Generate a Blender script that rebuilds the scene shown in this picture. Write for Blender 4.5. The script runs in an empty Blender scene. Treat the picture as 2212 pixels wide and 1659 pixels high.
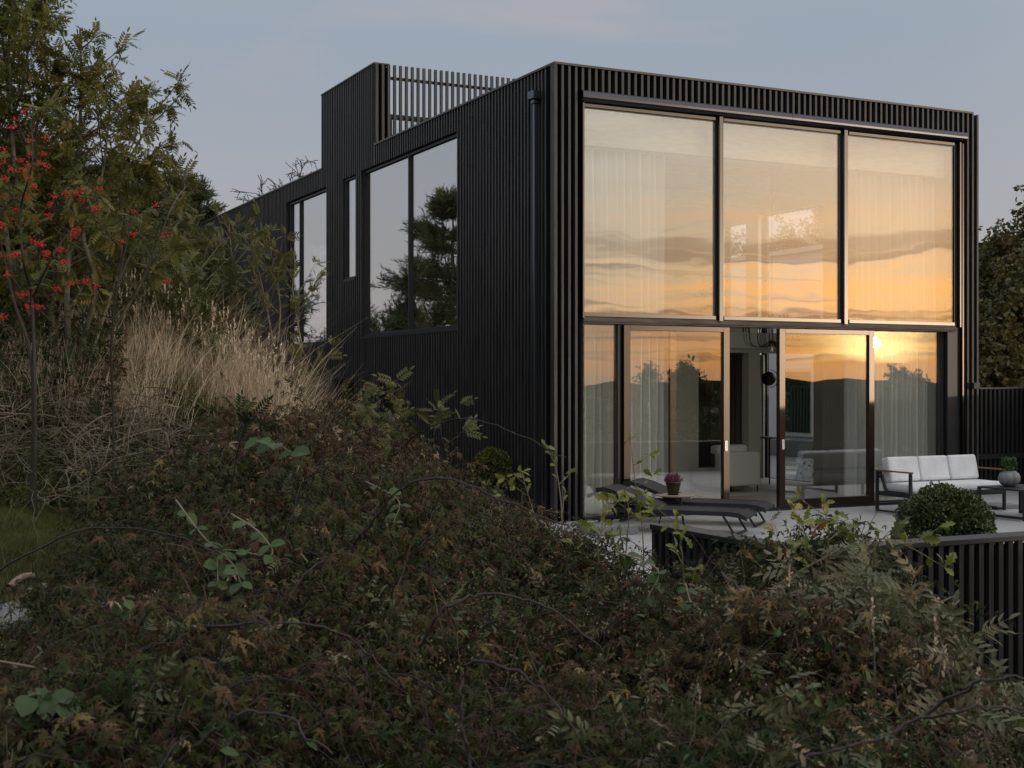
import bpy, math, random
import numpy as np
from mathutils import Vector, Matrix
R_ = math.radians
SC = bpy.context.scene
COL = SC.collection
rs = np.random.RandomState(7)

# ------------------------------------------------------------------ camera
CAM = np.array([-8.604, -16.07, 1.88])
FW = np.array([.4437, .8962, 0.]); FW /= np.linalg.norm(FW)
RT = np.array([FW[1], -FW[0], 0.])
UP = np.array([0, 0, 1.])
cam = bpy.data.objects.new('camera', bpy.data.cameras.new('camera'))
COL.objects.link(cam)
cam.matrix_world = Matrix(((RT[0], 0, -FW[0], CAM[0]), (RT[1], 0, -FW[1], CAM[1]), (0, 1, 0, CAM[2]), (0, 0, 0, 1)))
cam.data.sensor_width = 36
cam.data.lens = 2893. / 2212 * 36
cam.data.clip_end = 2000
cam.data.clip_start = .05
cam.data.dof.use_dof = True
cam.data.dof.focus_distance = 18.5
cam.data.dof.aperture_fstop = 9
SC.camera = cam
SC.cycles.use_denoising = True
SC.cycles.max_bounces = 8
SC.cycles.diffuse_bounces = 3
SC.cycles.glossy_bounces = 4
SC.cycles.transmission_bounces = 4
SC.cycles.transparent_max_bounces = 14
SC.cycles.caustics_reflective = False
SC.cycles.caustics_refractive = False
SC.cycles.sample_clamp_indirect = 4
SC.view_settings.view_transform = 'Standard'
SC.view_settings.look = 'None'
SC.view_settings.gamma = 1
SC.view_settings.exposure = 0


def P(x, y, d):
    """a point d metres in front of the camera's starting place, laid out while planning the site"""
    return CAM + FW * d + RT * ((x - 1106.) / 2893 * d) + UP * ((829.5 - y) / 2893 * d)


# ------------------------------------------------------------------ node helpers
class NT:
    def __init__(s, tree):
        s.t = tree; s.n = tree.nodes; s.l = tree.links
        s.n.clear()

    def node(s, typ, **kw):
        n = s.n.new(typ)
        for k, v in kw.items():
            setattr(n, k, v)
        return n

    def link(s, a, b):
        s.l.new(a, b)

    def put(s, sock, v):
        if hasattr(v, 'is_linked') or isinstance(v, bpy.types.NodeSocket):
            s.l.new(v, sock)
        else:
            sock.default_value = v

    def math(s, op, a, b=0.0, c=None, clamp=False):
        n = s.node('ShaderNodeMath', operation=op, use_clamp=clamp)
        s.put(n.inputs[0], a); s.put(n.inputs[1], b)
        if c is not None: s.put(n.inputs[2], c)
        return n.outputs[0]

    def vmath(s, op, a, b=None):
        n = s.node('ShaderNodeVectorMath', operation=op)
        s.put(n.inputs[0], a)
        if b is not None: s.put(n.inputs[1], b)
        return n.outputs['Value'] if op in ('DOT_PRODUCT', 'LENGTH') else n.outputs[0]

    def sep(s, v):
        n = s.node('ShaderNodeSeparateXYZ'); s.put(n.inputs[0], v); return n.outputs

    def comb(s, x, y, z):
        n = s.node('ShaderNodeCombineXYZ')
        for i, v in enumerate((x, y, z)): s.put(n.inputs[i], v)
        return n.outputs[0]

    def ramp(s, fac, stops, interp='LINEAR'):
        n = s.node('ShaderNodeValToRGB'); s.put(n.inputs[0], fac)
        r = n.color_ramp; r.interpolation = interp
        while len(r.elements) > 1: r.elements.remove(r.elements[-1])
        r.elements[0].position = stops[0][0]; r.elements[0].color = (*stops[0][1], 1)
        for p, c in stops[1:]:
            e = r.elements.new(p); e.color = (*c, 1)
        return n.outputs[0]

    def mix(s, fac, a, b, blend='MIX'):
        n = s.node('ShaderNodeMix', data_type='RGBA', blend_type=blend, clamp_factor=True)
        s.put(n.inputs[0], fac)
        for i, v in ((6, a), (7, b)):
            if isinstance(v, tuple): n.inputs[i].default_value = (*v[:3], 1)
            else: s.l.new(v, n.inputs[i])
        return n.outputs[2]

    def maprange(s, v, a, b, c=0., d=1., smooth=True):
        n = s.node('ShaderNodeMapRange', interpolation_type='SMOOTHSTEP' if smooth else 'LINEAR')
        s.put(n.inputs[0], v)
        for i, q in enumerate((a, b, c, d)): n.inputs[i + 1].default_value = q
        return n.outputs[0]

    def noise(s, vec, scale, detail=3., rough=.55, dist=0.):
        n = s.node('ShaderNodeTexNoise')
        if vec is not None: s.l.new(vec, n.inputs['Vector'])
        n.inputs['Scale'].default_value = scale; n.inputs['Detail'].default_value = detail
        n.inputs['Roughness'].default_value = rough; n.inputs['Distortion'].default_value = dist
        return n.outputs['Fac']


# ------------------------------------------------------------------ sky
SUN_AZ = np.array([.662, -.749, 0.]); SUN_EL = R_(2.3)
SUN = SUN_AZ * math.cos(SUN_EL) + UP * math.sin(SUN_EL)
world = bpy.data.worlds.new('World'); SC.world = world; world.use_nodes = True


def build_sky():
    g = NT(world.node_tree)
    tc = g.node('ShaderNodeTexCoord').outputs['Generated']
    d = g.vmath('NORMALIZE', tc)
    x, y, z = g.sep(d)
    flat = g.vmath('NORMALIZE', g.comb(x, y, 0.))
    a = g.vmath('DOT_PRODUCT', flat, tuple(SUN_AZ))
    zz = g.math('MAXIMUM', z, 0.)
    cool = g.ramp(g.math('SQRT', zz), [(0., (.44, .40, .405)), (.28, (.40, .385, .405)), (.38, (.37, .385, .43)), (.5, (.315, .37, .445)),
                                       (.58, (.36, .40, .46)), (.72, (.66, .70, .76)), (1., (.72, .75, .80))])
    warm = g.ramp(g.math('SQRT', zz), [(0., (.42, .31, .26)), (.13, (.84, .42, .19)), (.20, (.92, .51, .24)), (.27, (.80, .61, .40)),
                                       (.34, (.76, .66, .50)), (.42, (.76, .72, .62)), (.52, (.95, .93, .86)), (.70, (1.45, 1.43, 1.36)), (1., (.95, .97, 1.))])
    warm = g.vmath('MULTIPLY', warm, (1.12, 1.12, 1.12))
    col = g.mix(g.maprange(a, -.15, .95), cool, warm)
    # streaked evening cloud, thick near the sunset, thin pink wisps elsewhere
    warp = g.noise(g.comb(x, y, g.math('MULTIPLY', z, 3.)), 3.5, 3.)
    cv = g.comb(g.math('MULTIPLY', x, 1.5), g.math('MULTIPLY', y, 1.5), g.math('ADD', g.math('MULTIPLY', g.math('SQRT', zz), 31.), g.math('MULTIPLY', warp, 2.0)))
    n1 = g.noise(cv, 1.5, 9., .66, .15)
    low = g.maprange(z, .010, .022)
    high = g.maprange(z, .06, .15, 1., .06)
    band = g.math('MULTIPLY', g.math('MULTIPLY', low, high), g.maprange(a, .1, .8))
    dark = g.math('MULTIPLY', g.maprange(n1, .46, .59), band)
    col = g.mix(g.math('MULTIPLY', dark, .9), col, (.24, .175, .15))
    bright = g.math('MULTIPLY', g.maprange(n1, .46, .36), band)
    col = g.mix(g.math('MULTIPLY', bright, .6), col, (1.55, .72, .22))
    wn = g.noise(g.comb(x, y, g.math('MULTIPLY', z, 4.)), 2.6, 4., .5, .6)
    col = g.mix(g.math('MULTIPLY', g.maprange(wn, .54, .72), .55), col, (.47, .42, .44))
    # bank of haze low over the horizon and the glow where the sun has just gone behind it
    col = g.mix(g.math('MULTIPLY', g.maprange(g.math('ADD', z, g.math('MULTIPLY', g.math('SUBTRACT', n1, .5), .02)), .003, .019, 1., 0.), .8), col, (.50, .36, .30))
    c = g.math('MAXIMUM', g.vmath('DOT_PRODUCT', d, tuple(SUN_AZ * math.cos(R_(1.5)) + UP * math.sin(R_(1.5)))), 0.)
    g1 = g.math('MULTIPLY', g.math('MULTIPLY', g.math('POWER', c, 2200.), g.maprange(z, .05, .036)), g.maprange(z, .014, .022))
    g2 = g.math('MULTIPLY', g.math('POWER', c, 110.), g.math('SUBTRACT', 1., g.math('MULTIPLY', dark, .6)))
    gl = g.node('ShaderNodeCombineXYZ')
    g.put(gl.inputs[0], g.math('ADD', g.math('MULTIPLY', g1, 8.), g.math('MULTIPLY', g2, .85)))
    g.put(gl.inputs[1], g.math('ADD', g.math('MULTIPLY', g1, 6.), g.math('MULTIPLY', g2, .34)))
    g.put(gl.inputs[2], g.math('ADD', g.math('MULTIPLY', g1, 2.4), g.math('MULTIPLY', g2, .02)))
    col = g.vmath('ADD', col, gl.outputs[0])
    sky = g.node('ShaderNodeTexSky', sky_type='NISHITA')
    sky.sun_disc = False; sky.sun_elevation = SUN_EL
    sky.sun_rotation = math.atan2(SUN_AZ[0], SUN_AZ[1])
    b1 = g.node('ShaderNodeBackground'); g.link(col, b1.inputs[0]); b1.inputs[1].default_value = 1.
    b2 = g.node('ShaderNodeBackground'); g.link(sky.outputs[0], b2.inputs[0]); b2.inputs[1].default_value = .008
    ad = g.node('ShaderNodeAddShader'); g.link(b1.outputs[0], ad.inputs[0]); g.link(b2.outputs[0], ad.inputs[1])
    o = g.node('ShaderNodeOutputWorld'); g.link(ad.outputs[0], o.inputs[0])
    world.cycles.sampling_method = 'MANUAL'; world.cycles.sample_map_resolution = 1024


build_sky()
sl = bpy.data.lights.new('sun', 'SUN'); sl.energy = .6; sl.angle = R_(.55); sl.color = (1., .82, .62)
sun = bpy.data.objects.new('sun', sl); COL.objects.link(sun)
SUND = SUN_AZ * math.cos(R_(1.7)) + UP * math.sin(R_(1.7))
sun.rotation_euler = Vector(SUND).to_track_quat('Z', 'Y').to_euler()

# ------------------------------------------------------------------ materials
M = {}


def mat(name, col, rough=.6, metal=0., spec=.4, var=None, bump=None, scale=6., aniso=None):
    """var=(dark,light,noise scale, stretch xyz)  bump=(strength, scale, stretch)"""
    m = bpy.data.materials.new(name); m.use_nodes = True; g = NT(m.node_tree)
    p = g.node('ShaderNodeBsdfPrincipled')
    p.inputs['Roughness'].default_value = rough; p.inputs['Metallic'].default_value = metal
    p.inputs['Specular IOR Level'].default_value = spec
    geo = g.node('ShaderNodeTexCoord').outputs['Object']
    if var:
        a, b, s, st = var
        v = g.vmath('MULTIPLY', geo, st)
        n = g.noise(v, s, 5., .6)
        c = g.ramp(g.maprange(n, .3, .7), [(0., tuple(np.array(col) * a)), (1., tuple(np.array(col) * b))])
        g.link(c, p.inputs['Base Color'])
    else:
        p.inputs['Base Color'].default_value = (*col, 1)
    if bump:
        st, s, sv = bump
        n = g.noise(g.vmath('MULTIPLY', geo, sv), s, 4.)
        bn = g.node('ShaderNodeBump'); bn.inputs['Strength'].default_value = st; bn.inputs['Distance'].default_value = .01
        g.link(n, bn.inputs['Height']); g.link(bn.outputs[0], p.inputs['Normal'])
    o = g.node('ShaderNodeOutputMaterial'); g.link(p.outputs[0], o.inputs[0])
    M[name] = m
    return m


def leafmat(name, stops, rough=.5, spec=.35, trans=.25):
    m = bpy.data.materials.new(name); m.use_nodes = True; g = NT(m.node_tree)
    at = g.node('ShaderNodeAttribute', attribute_name='tint')
    c = g.ramp(at.outputs['Fac'], stops)
    p = g.node('ShaderNodeBsdfPrincipled'); p.inputs['Roughness'].default_value = rough
    p.inputs['Specular IOR Level'].default_value = spec
    g.link(c, p.inputs['Base Color'])
    t = g.node('ShaderNodeBsdfTranslucent'); g.link(c, t.inputs[0])
    mx = g.node('ShaderNodeMixShader'); mx.inputs[0].default_value = trans
    g.link(p.outputs[0], mx.inputs[1]); g.link(t.outputs[0], mx.inputs[2])
    o = g.node('ShaderNodeOutputMaterial'); g.link(mx.outputs[0], o.inputs[0])
    M[name] = m
    return m


def glassmat(name, tint, f0, f1, wav=.0, rough=0., pw=3.4):
    """coated glazing: a mirror share that grows towards grazing, the rest looks through"""
    m = bpy.data.materials.new(name); m.use_nodes = True; g = NT(m.node_tree)
    lw = g.node('ShaderNodeLayerWeight'); lw.inputs[0].default_value = .5
    fc = g.math('POWER', lw.outputs['Facing'], pw)
    fac = g.math('MULTIPLY_ADD', fc, f1 - f0, f0, clamp=True)
    tr = g.node('ShaderNodeBsdfTransparent'); tr.inputs[0].default_value = (*tint, 1)
    gl = g.node('ShaderNodeBsdfGlossy'); gl.inputs['Roughness'].default_value = rough; gl.inputs[0].default_value = (.98, .98, .98, 1)
    if wav:
        tc = g.node('ShaderNodeTexCoord').outputs['Object']
        n = g.noise(g.vmath('MULTIPLY', tc, (.55, .55, 1.3)), 1.5, 1.5)
        bn = g.node('ShaderNodeBump'); bn.inputs['Strength'].default_value = 1.; bn.inputs['Distance'].default_value = wav
        g.link(n, bn.inputs['Height']); g.link(bn.outputs[0], gl.inputs['Normal'])
    mx = g.node('ShaderNodeMixShader')
    g.link(fac, mx.inputs[0]); g.link(tr.outputs[0], mx.inputs[1]); g.link(gl.outputs[0], mx.inputs[2])
    o = g.node('ShaderNodeOutputMaterial'); g.link(mx.outputs[0], o.inputs[0])
    M[name] = m
    return m


def sheermat(name, col, clear, trans):
    m = bpy.data.materials.new(name); m.use_nodes = True; g = NT(m.node_tree)
    d = g.node('ShaderNodeBsdfDiffuse'); d.inputs[0].default_value = (*col, 1)
    t = g.node('ShaderNodeBsdfTranslucent'); t.inputs[0].default_value = (*col, 1)
    a = g.node('ShaderNodeMixShader'); a.inputs[0].default_value = trans
    g.link(d.outputs[0], a.inputs[1]); g.link(t.outputs[0], a.inputs[2])
    tr = g.node('ShaderNodeBsdfTransparent')
    b = g.node('ShaderNodeMixShader'); b.inputs[0].default_value = clear
    g.link(a.outputs[0], b.inputs[1]); g.link(tr.outputs[0], b.inputs[2])
    o = g.node('ShaderNodeOutputMaterial'); g.link(b.outputs[0], o.inputs[0])
    M[name] = m
    return m


mat('batten', (.031, .030, .030), .45, 0, .5, var=(.55, 1.5, 3., (9., 9., .6)), bump=(.4, 14., (6., 6., .4)))
mat('fence_slat', (.022, .021, .021), .55, 0, .3, var=(.75, 1.25, 3., (9., 9., .6)))
mat('backing', (.004, .004, .005), .9, 0, .05)
mat('champagne', (.12, .11, .098), .3, 1., .5)
mat('bronze', (.075, .062, .054), .28, 1., .5)
mat('dark_metal', (.022, .022, .024), .4, .3, .5)
mat('cassette', (.07, .07, .082), .3, 1., .5)
mat('coping', (.07, .068, .062), .35, .6, .5)
mat('zinc', (.12, .135, .16), .3, .9, .5)
mat('band_wood', (.10, .082, .07), .6, 0, .3, var=(.6, 1.4, 4., (.6, 6., 8.)), bump=(.3, 20., (.5, 5., 5.)))
mat('plaster', (.78, .74, .66), .9, 0, .1)
mat('plaster_grey', (.62, .59, .53), .9, 0, .1)
mat('clt', (.82, .74, .60), .6, 0, .2, var=(.9, 1.08, 5., (1., 6., 6.)))
mat('floor_wood', (.36, .31, .25), .35, 0, .4, var=(.8, 1.2, 3., (.8, 7., 1.)))
mat('skirting', (.7, .68, .64), .6)
mat('linen', (.60, .59, .55), .95, 0, .1, bump=(.5, 220., (1., 1., 1.)))
mat('rug', (.45, .43, .40), .95, 0, .05, bump=(.4, 90., (1., 1., 1.)))
mat('black_paint', (.012, .012, .013), .4, 0, .5)
mat('chrome', (.7, .7, .72), .15, 1., .5)
mat('handle_steel', (.85, .85, .85), .35, .3, .5)
mat('cushion', (.66, .665, .69), .9, 0, .15, var=(.90, 1.04, 5., (1., 1., 1.)), bump=(.9, 9., (1., 1., 1.)))
mat('anthracite', (.028, .029, .033), .45, .3, .4)
mat('teak', (.16, .085, .045), .5, 0, .3, var=(.8, 1.2, 6., (1., 1., 9.)))
mat('textilene', (.038, .036, .038), .7, 0, .2)
mat('table_top', (.30, .245, .20), .5, 0, .3)
mat('brass', (.075, .055, .04), .3, .7, .5)
mat('stoneware', (.20, .20, .215), .55, 0, .4, var=(.6, 1.3, 5., (3., 3., .7)))
mat('pot_plastic', (.045, .046, .05), .6, 0, .3)
mat('granite', (.20, .20, .205), .7, 0, .3, var=(.5, 1.4, 60., (1., 1., 1.)))
mat('pale_render', (.55, .52, .50), .9, 0, .1, var=(.7, 1.1, 30., (1., 1., 1.)), bump=(1., 40., (1., 1., 1.)))
mat('white_wall', (.72, .74, .78), .8, 0, .2, var=(.95, 1.03, 2., (1., 1., 1.)))
mat('plinth', (.22, .22, .21), .9)
mat('slate_roof', (.04, .04, .045), .7)
mat('bark', (.14, .125, .09), .9, 0, .1, var=(.6, 1.3, 12., (1., 1., .3)))
mat('bark_dark', (.05, .042, .034), .9, 0, .1)
mat('twig_tan', (.21, .17, .13), .9, 0, .1, var=(.5, 1.15, 2., (1., 1., 1.)))
mat('twig_green', (.20, .175, .10), .8, 0, .2)
mat('cane', (.032, .022, .023), .6, 0, .3, var=(.7, 1.6, 3., (1., 1., 1.)))
mat('dry_stem', (.13, .09, .07), .9, 0, .1, var=(.4, 1.4, 3., (1., 1., 1.)))
mat('berry', (.50, .014, .012), .45, 0, .5)
mat('haw', (.30, .02, .045), .5, 0, .4)
mat('rust', (.10, .038, .018), .9, 0, .1, var=(.6, 1.4, 20., (1., 1., 1.)))
mat('rock', (.22, .22, .225), .9, 0, .2, var=(.6, 1.2, 6., (1., 1., 1.)), bump=(1., 12., (1., 1., 1.)))
mat('log_wood', (.26, .20, .15), .9, 0, .1, var=(.6, 1.2, 8., (4., 4., 1.)))
mat('grass_far', (.035, .045, .018), .9, 0, .1, var=(.7, 1.3, .3, (1., 1., 1.)))
glassmat('glass_front', (.99, .995, .99), .30, .85, wav=.0016)
glassmat('glass_low', (.98, .995, .98), .175, .8, wav=.0012)
glassmat('glass_side', (.80, .86, .82), .52, 1., wav=.0015, pw=2.2)
glassmat('glass_dim', (.5, .58, .5), .10, .8)
glassmat('glass_clear', (.93, .96, .95), .05, .6)
sheermat('sheer', (.93, .92, .88), .03, .16)
sheermat('drape', (.34, .32, .29), .0, .1)
leafmat('bramble_leaf', [(0., (.014, .027, .010)), (.25, (.027, .040, .013)), (.44, (.052, .052, .018)), (.60, (.050, .034, .021)), (.78, (.095, .056, .032)), (.90, (.16, .12, .045)), (1., (.26, .20, .13))], rough=.7, spec=.12, trans=.15)
leafmat('fresh_leaf', [(0., (.030, .058, .018)), (.5, (.055, .092, .026)), (1., (.13, .16, .05))])
leafmat('oak_leaf', [(0., (.07, .10, .025)), (.45, (.17, .19, .035)), (.75, (.24, .22, .05)), (.9, (.22, .11, .035)), (1., (.16, .06, .03))])
leafmat('elder_leaf', [(0., (.05, .062, .028)), (.5, (.125, .125, .062)), (.8, (.155, .13, .075)), (1., (.22, .155, .10))])
leafmat('rowan_leaf', [(0., (.065, .078, .018)), (.5, (.15, .145, .033)), (.8, (.21, .17, .042)), (1., (.29, .16, .06))], trans=.35)
leafmat('sapling_leaf', [(0., (.055, .065, .02)), (.5, (.11, .11, .032)), (.85, (.17, .14, .05)), (1., (.24, .16, .07))], trans=.3)
leafmat('pine_leaf', [(0., (.024, .036, .013)), (.6, (.052, .064, .020)), (1., (.11, .10, .032))], trans=.1)
leafmat('autumn_leaf', [(0., (.040, .044, .014)), (.5, (.09, .082, .026)), (.8, (.14, .10, .032)), (1., (.11, .07, .025))], trans=.25)
leafmat('box_leaf', [(0., (.030, .046, .013)), (.6, (.062, .082, .020)), (.88, (.12, .115, .025)), (1., (.21, .155, .03))], rough=.35, spec=.5, trans=.15)
leafmat('straw', [(0., (.20, .15, .105)), (.5, (.52, .42, .30)), (1., (.76, .65, .48))], rough=.8, spec=.1, trans=.2)
leafmat('green_blade', [(0., (.035, .04, .014)), (.6, (.075, .082, .024)), (1., (.15, .13, .05))], rough=.7, spec=.2)
leafmat('heather', [(0., (.12, .05, .08)), (.6, (.26, .10, .16)), (1., (.30, .22, .20))], rough=.8)


def deckmat():
    m = bpy.data.materials.new('porcelain_tiles'); m.use_nodes = True; g = NT(m.node_tree)
    tc = g.node('ShaderNodeTexCoord').outputs['Object']
    b = g.node('ShaderNodeTexBrick'); g.link(tc, b.inputs['Vector'])
    b.offset = .5; b.inputs['Scale'].default_value = 1.; b.inputs['Brick Width'].default_value = 1.2; b.inputs['Row Height'].default_value = .6
    b.inputs['Mortar Size'].default_value = .006; b.inputs['Mortar Smooth'].default_value = .1
    b.inputs['Color1'].default_value = (.33, .325, .335, 1); b.inputs['Color2'].default_value = (.37, .365, .37, 1); b.inputs['Mortar'].default_value = (.10, .10, .10, 1)
    n = g.noise(g.vmath('MULTIPLY', tc, (1.2, 9., 1.)), 2.4, 6., .65)
    c = g.mix(.5, b.outputs[0], g.ramp(g.maprange(n, .3, .7), [(0., (.23, .227, .23)), (1., (.54, .53, .53))]))
    p = g.node('ShaderNodeBsdfPrincipled'); g.link(c, p.inputs['Base Color'])
    p.inputs['Roughness'].default_value = .5; p.inputs['Specular IOR Level'].default_value = .35
    o = g.node('ShaderNodeOutputMaterial'); g.link(p.outputs[0], o.inputs[0]); M['deck'] = m


def groundmat():
    m = bpy.data.materials.new('earth_and_moss'); m.use_nodes = True; g = NT(m.node_tree)
    tc = g.node('ShaderNodeTexCoord').outputs['Object']
    n = g.noise(tc, .9, 6., .6); n2 = g.noise(tc, 22., 4., .7)
    c = g.ramp(g.maprange(n, .35, .65), [(0., (.030, .025, .014)), (.45, (.052, .054, .016)), (1., (.085, .095, .022))])
    c = g.mix(g.math('MULTIPLY', g.maprange(n2, .5, .7), .5), c, (.11, .10, .045))
    p = g.node('ShaderNodeBsdfPrincipled'); g.link(c, p.inputs['Base Color'])
    p.inputs['Roughness'].default_value = .95; p.inputs['Specular IOR Level'].default_value = .1
    bn = g.node('ShaderNodeBump'); bn.inputs['Strength'].default_value = 1.; bn.inputs['Distance'].default_value = .03
    g.link(g.noise(tc, 30., 5., .7), bn.inputs['Height']); g.link(bn.outputs[0], p.inputs['Normal'])
    o = g.node('ShaderNodeOutputMaterial'); g.link(p.outputs[0], o.inputs[0]); M['ground'] = m


deckmat(); groundmat()

# ------------------------------------------------------------------ object helpers


def origin(o):
    v = np.zeros(3)
    while o is not None:
        v += np.array(o.location); o = o.parent
    return v


def tag(o, label=None, cat=None, group=None, kind=None):
    if label: o['label'] = label
    if cat: o['category'] = cat
    if group: o['group'] = group
    if kind: o['kind'] = kind
    return o


def thing(name, loc, label, cat, group=None):
    o = bpy.data.objects.new(name, None); COL.objects.link(o)
    o.location = [float(v) for v in loc]; o.empty_display_size = .2
    return tag(o, label, cat, group)


def rawmesh(name, V, faces_flat, loop_starts, loop_totals, m, parent=None, smooth=False, tint=None, mats=None, mi=None, loc=None):
    V = np.asarray(V, dtype=np.float32)
    if parent is not None: V = V - origin(parent).astype(np.float32)
    elif loc is not None: V = V - np.asarray(loc, dtype=np.float32)
    me = bpy.data.meshes.new(name)
    me.vertices.add(len(V)); me.vertices.foreach_set('co', V.ravel())
    me.loops.add(len(faces_flat)); me.loops.foreach_set('vertex_index', np.asarray(faces_flat, dtype=np.int32))
    me.polygons.add(len(loop_starts)); me.polygons.foreach_set('loop_start', np.asarray(loop_starts, dtype=np.int32))
    me.polygons.foreach_set('loop_total', np.asarray(loop_totals, dtype=np.int32))
    me.polygons.foreach_set('use_smooth', np.full(len(loop_starts), bool(smooth)))
    me.materials.append(M[m])
    if mats:
        for q in mats: me.materials.append(M[q])
        me.polygons.foreach_set('material_index', np.asarray(mi, dtype=np.int32))
    me.update(calc_edges=True)
    if tint is not None:
        a = me.attributes.new('tint', 'FLOAT', 'POINT'); a.data.foreach_set('value', np.asarray(tint, dtype=np.float32))
    o = bpy.data.objects.new(name, me); COL.objects.link(o)
    if parent is not None: o.parent = parent
    elif loc is not None: o.location = [float(v) for v in loc]
    return o


class MB:
    def __init__(s): s.v = []; s.f = []

    def add(s, V, F):
        b = len(s.v); s.v.extend([tuple(map(float, q)) for q in V]); s.f.extend([tuple(b + i for i in f) for f in F]); return s

    def box(s, x0, x1, y0, y1, z0, z1):
        return s.add([(x0, y0, z0), (x1, y0, z0), (x1, y1, z0), (x0, y1, z0), (x0, y0, z1), (x1, y0, z1), (x1, y1, z1), (x0, y1, z1)],
                     [(0, 3, 2, 1), (4, 5, 6, 7), (0, 1, 5, 4), (1, 2, 6, 5), (2, 3, 7, 6), (3, 0, 4, 7)])

    def bar(s, a, b, w, h, up=(0, 0, 1)):
        """a rectangular bar from a to b, w wide and h deep"""
        a = np.array(a, float); b = np.array(b, float); d = b - a; d /= np.linalg.norm(d)
        u = np.array(up, float)
        if abs(d @ u) > .95: u = np.array([1., 0, 0])
        sd = np.cross(d, u); sd /= np.linalg.norm(sd); u = np.cross(sd, d)
        q = [(-1, -1), (1, -1), (1, 1), (-1, 1)]
        V = [p + sd * i * w / 2 + u * j * h / 2 for p in (a, b) for i, j in q]
        return s.add(V, [(3, 2, 1, 0), (4, 5, 6, 7), (0, 1, 5, 4), (1, 2, 6, 5), (2, 3, 7, 6), (3, 0, 4, 7)])

    def tube(s, pts, rad, n=8, cap=True):
        pts = np.array(pts, float); k = len(pts)
        rad = np.full(k, rad) if np.isscalar(rad) else np.array(rad)
        t = np.gradient(pts, axis=0); t /= np.linalg.norm(t, axis=1)[:, None] + 1e-9
        u = np.array([0, 0, 1.]) if abs(t[0][2]) < .9 else np.array([1., 0, 0])
        V = []
        for i in range(k):
            sd = np.cross(t[i], u); sd /= np.linalg.norm(sd) + 1e-9; w = np.cross(sd, t[i])
            for j in range(n):
                a = 2 * math.pi * j / n
                V.append(pts[i] + rad[i] * (math.cos(a) * sd + math.sin(a) * w))
        F = [(i * n + j, i * n + (j + 1) % n, (i + 1) * n + (j + 1) % n, (i + 1) * n + j) for i in range(k - 1) for j in range(n)]
        if cap: F += [tuple(range(n))[::-1], tuple((k - 1) * n + j for j in range(n))]
        return s.add(V, F)

    def lathe(s, prof, c=(0, 0, 0), n=24):
        V = []; F = []
        for r, z in prof:
            for j in range(n):
                a = 2 * math.pi * j / n; V.append((c[0] + r * math.cos(a), c[1] + r * math.sin(a), c[2] + z))
        for i in range(len(prof) - 1):
            for j in range(n): F.append((i * n + j, i * n + (j + 1) % n, (i + 1) * n + (j + 1) % n, (i + 1) * n + j))
        if prof[0][0] > 1e-6: F.append(tuple(range(n))[::-1])
        if prof[-1][0] > 1e-6: F.append(tuple((len(prof) - 1) * n + j for j in range(n)))
        return s.add(V, F)

    def prism(s, poly, ax, a, b):
        """extrude a 2-D outline along axis ax (0 x, 1 y, 2 z) from a to b"""
        k = len(poly)
        def pt(p, t):
            q = list(p); q.insert(ax, t); return tuple(q)
        V = [pt(p, a) for p in poly] + [pt(p, b) for p in poly]
        F = [tuple(range(k))[::-1], tuple(range(k, 2 * k))] + [(i, (i + 1) % k, k + (i + 1) % k, k + i) for i in range(k)]
        return s.add(V, F)

    def build(s, name, m, parent=None, bevel=0., smooth=False, subsurf=0, loc=None):
        V = np.array(s.v)
        flat = [i for f in s.f for i in f]; tot = [len(f) for f in s.f]; st = np.concatenate([[0], np.cumsum(tot)[:-1]]) if tot else []
        o = rawmesh(name, V, flat, st, tot, m, parent, smooth, loc=loc)
        if bevel:
            b = o.modifiers.new('bevel', 'BEVEL'); b.width = bevel; b.segments = 2; b.limit_method = 'ANGLE'
        if subsurf:
            b = o.modifiers.new('subd', 'SUBSURF'); b.levels = subsurf; b.render_levels = subsurf
        return o


def pieces(name, m, parent, boxes, bevel=0.):
    for q in boxes: MB().box(*q).build(name, m, parent, bevel=bevel)


def copy_tree(o, parent=None):
    c = o.copy(); COL.objects.link(c); c.parent = parent
    for ch in list(o.children): copy_tree(ch, c)
    return c


# ------------------------------------------------------------------ plant helpers
def norm(v): return v / (np.linalg.norm(v, axis=-1, keepdims=True) + 1e-9)


def leaf_template(prof, fold=.25, droop=.25):
    """prof: list of (y, half width); returns verts (x side, y length, z normal), quads"""
    V = []; F = []
    for y, w in prof:
        z = -droop * y * y
        V += [(-w, y, z + w * fold), (0, y, z), (w, y, z + w * fold)]
    for i in range(len(prof) - 1):
        a = i * 3
        F += [(a, a + 1, a + 4, a + 3), (a + 1, a + 2, a + 5, a + 4)]
    return np.array(V), np.array(F)


T_SIMPLE = leaf_template([(0, .02), (.35, .26), (.7, .2), (1, .01)], .3, .3)
T_NARROW = leaf_template([(0, .02), (.3, .18), (.7, .15), (1, .0)], .3, .25)
T_SERR = leaf_template([(0, .02), (.18, .19), (.28, .06), (.45, .22), (.56, .07), (.72, .16), (.8, .05), (1, .01)], .3, .5)
T_OAK = leaf_template([(0, .015), (.12, .10), (.2, .07), (.33, .22), (.42, .12), (.58, .32), (.68, .17), (.82, .25), (.9, .13), (1, .04)], .2, .3)
T_BOX = leaf_template([(0, .05), (.5, .3), (1, .03)], .3, .2)
T_ROUND = leaf_template([(0, .05), (.2, .3), (.5, .42), (.8, .3), (1, .03)], .2, .3)


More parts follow.
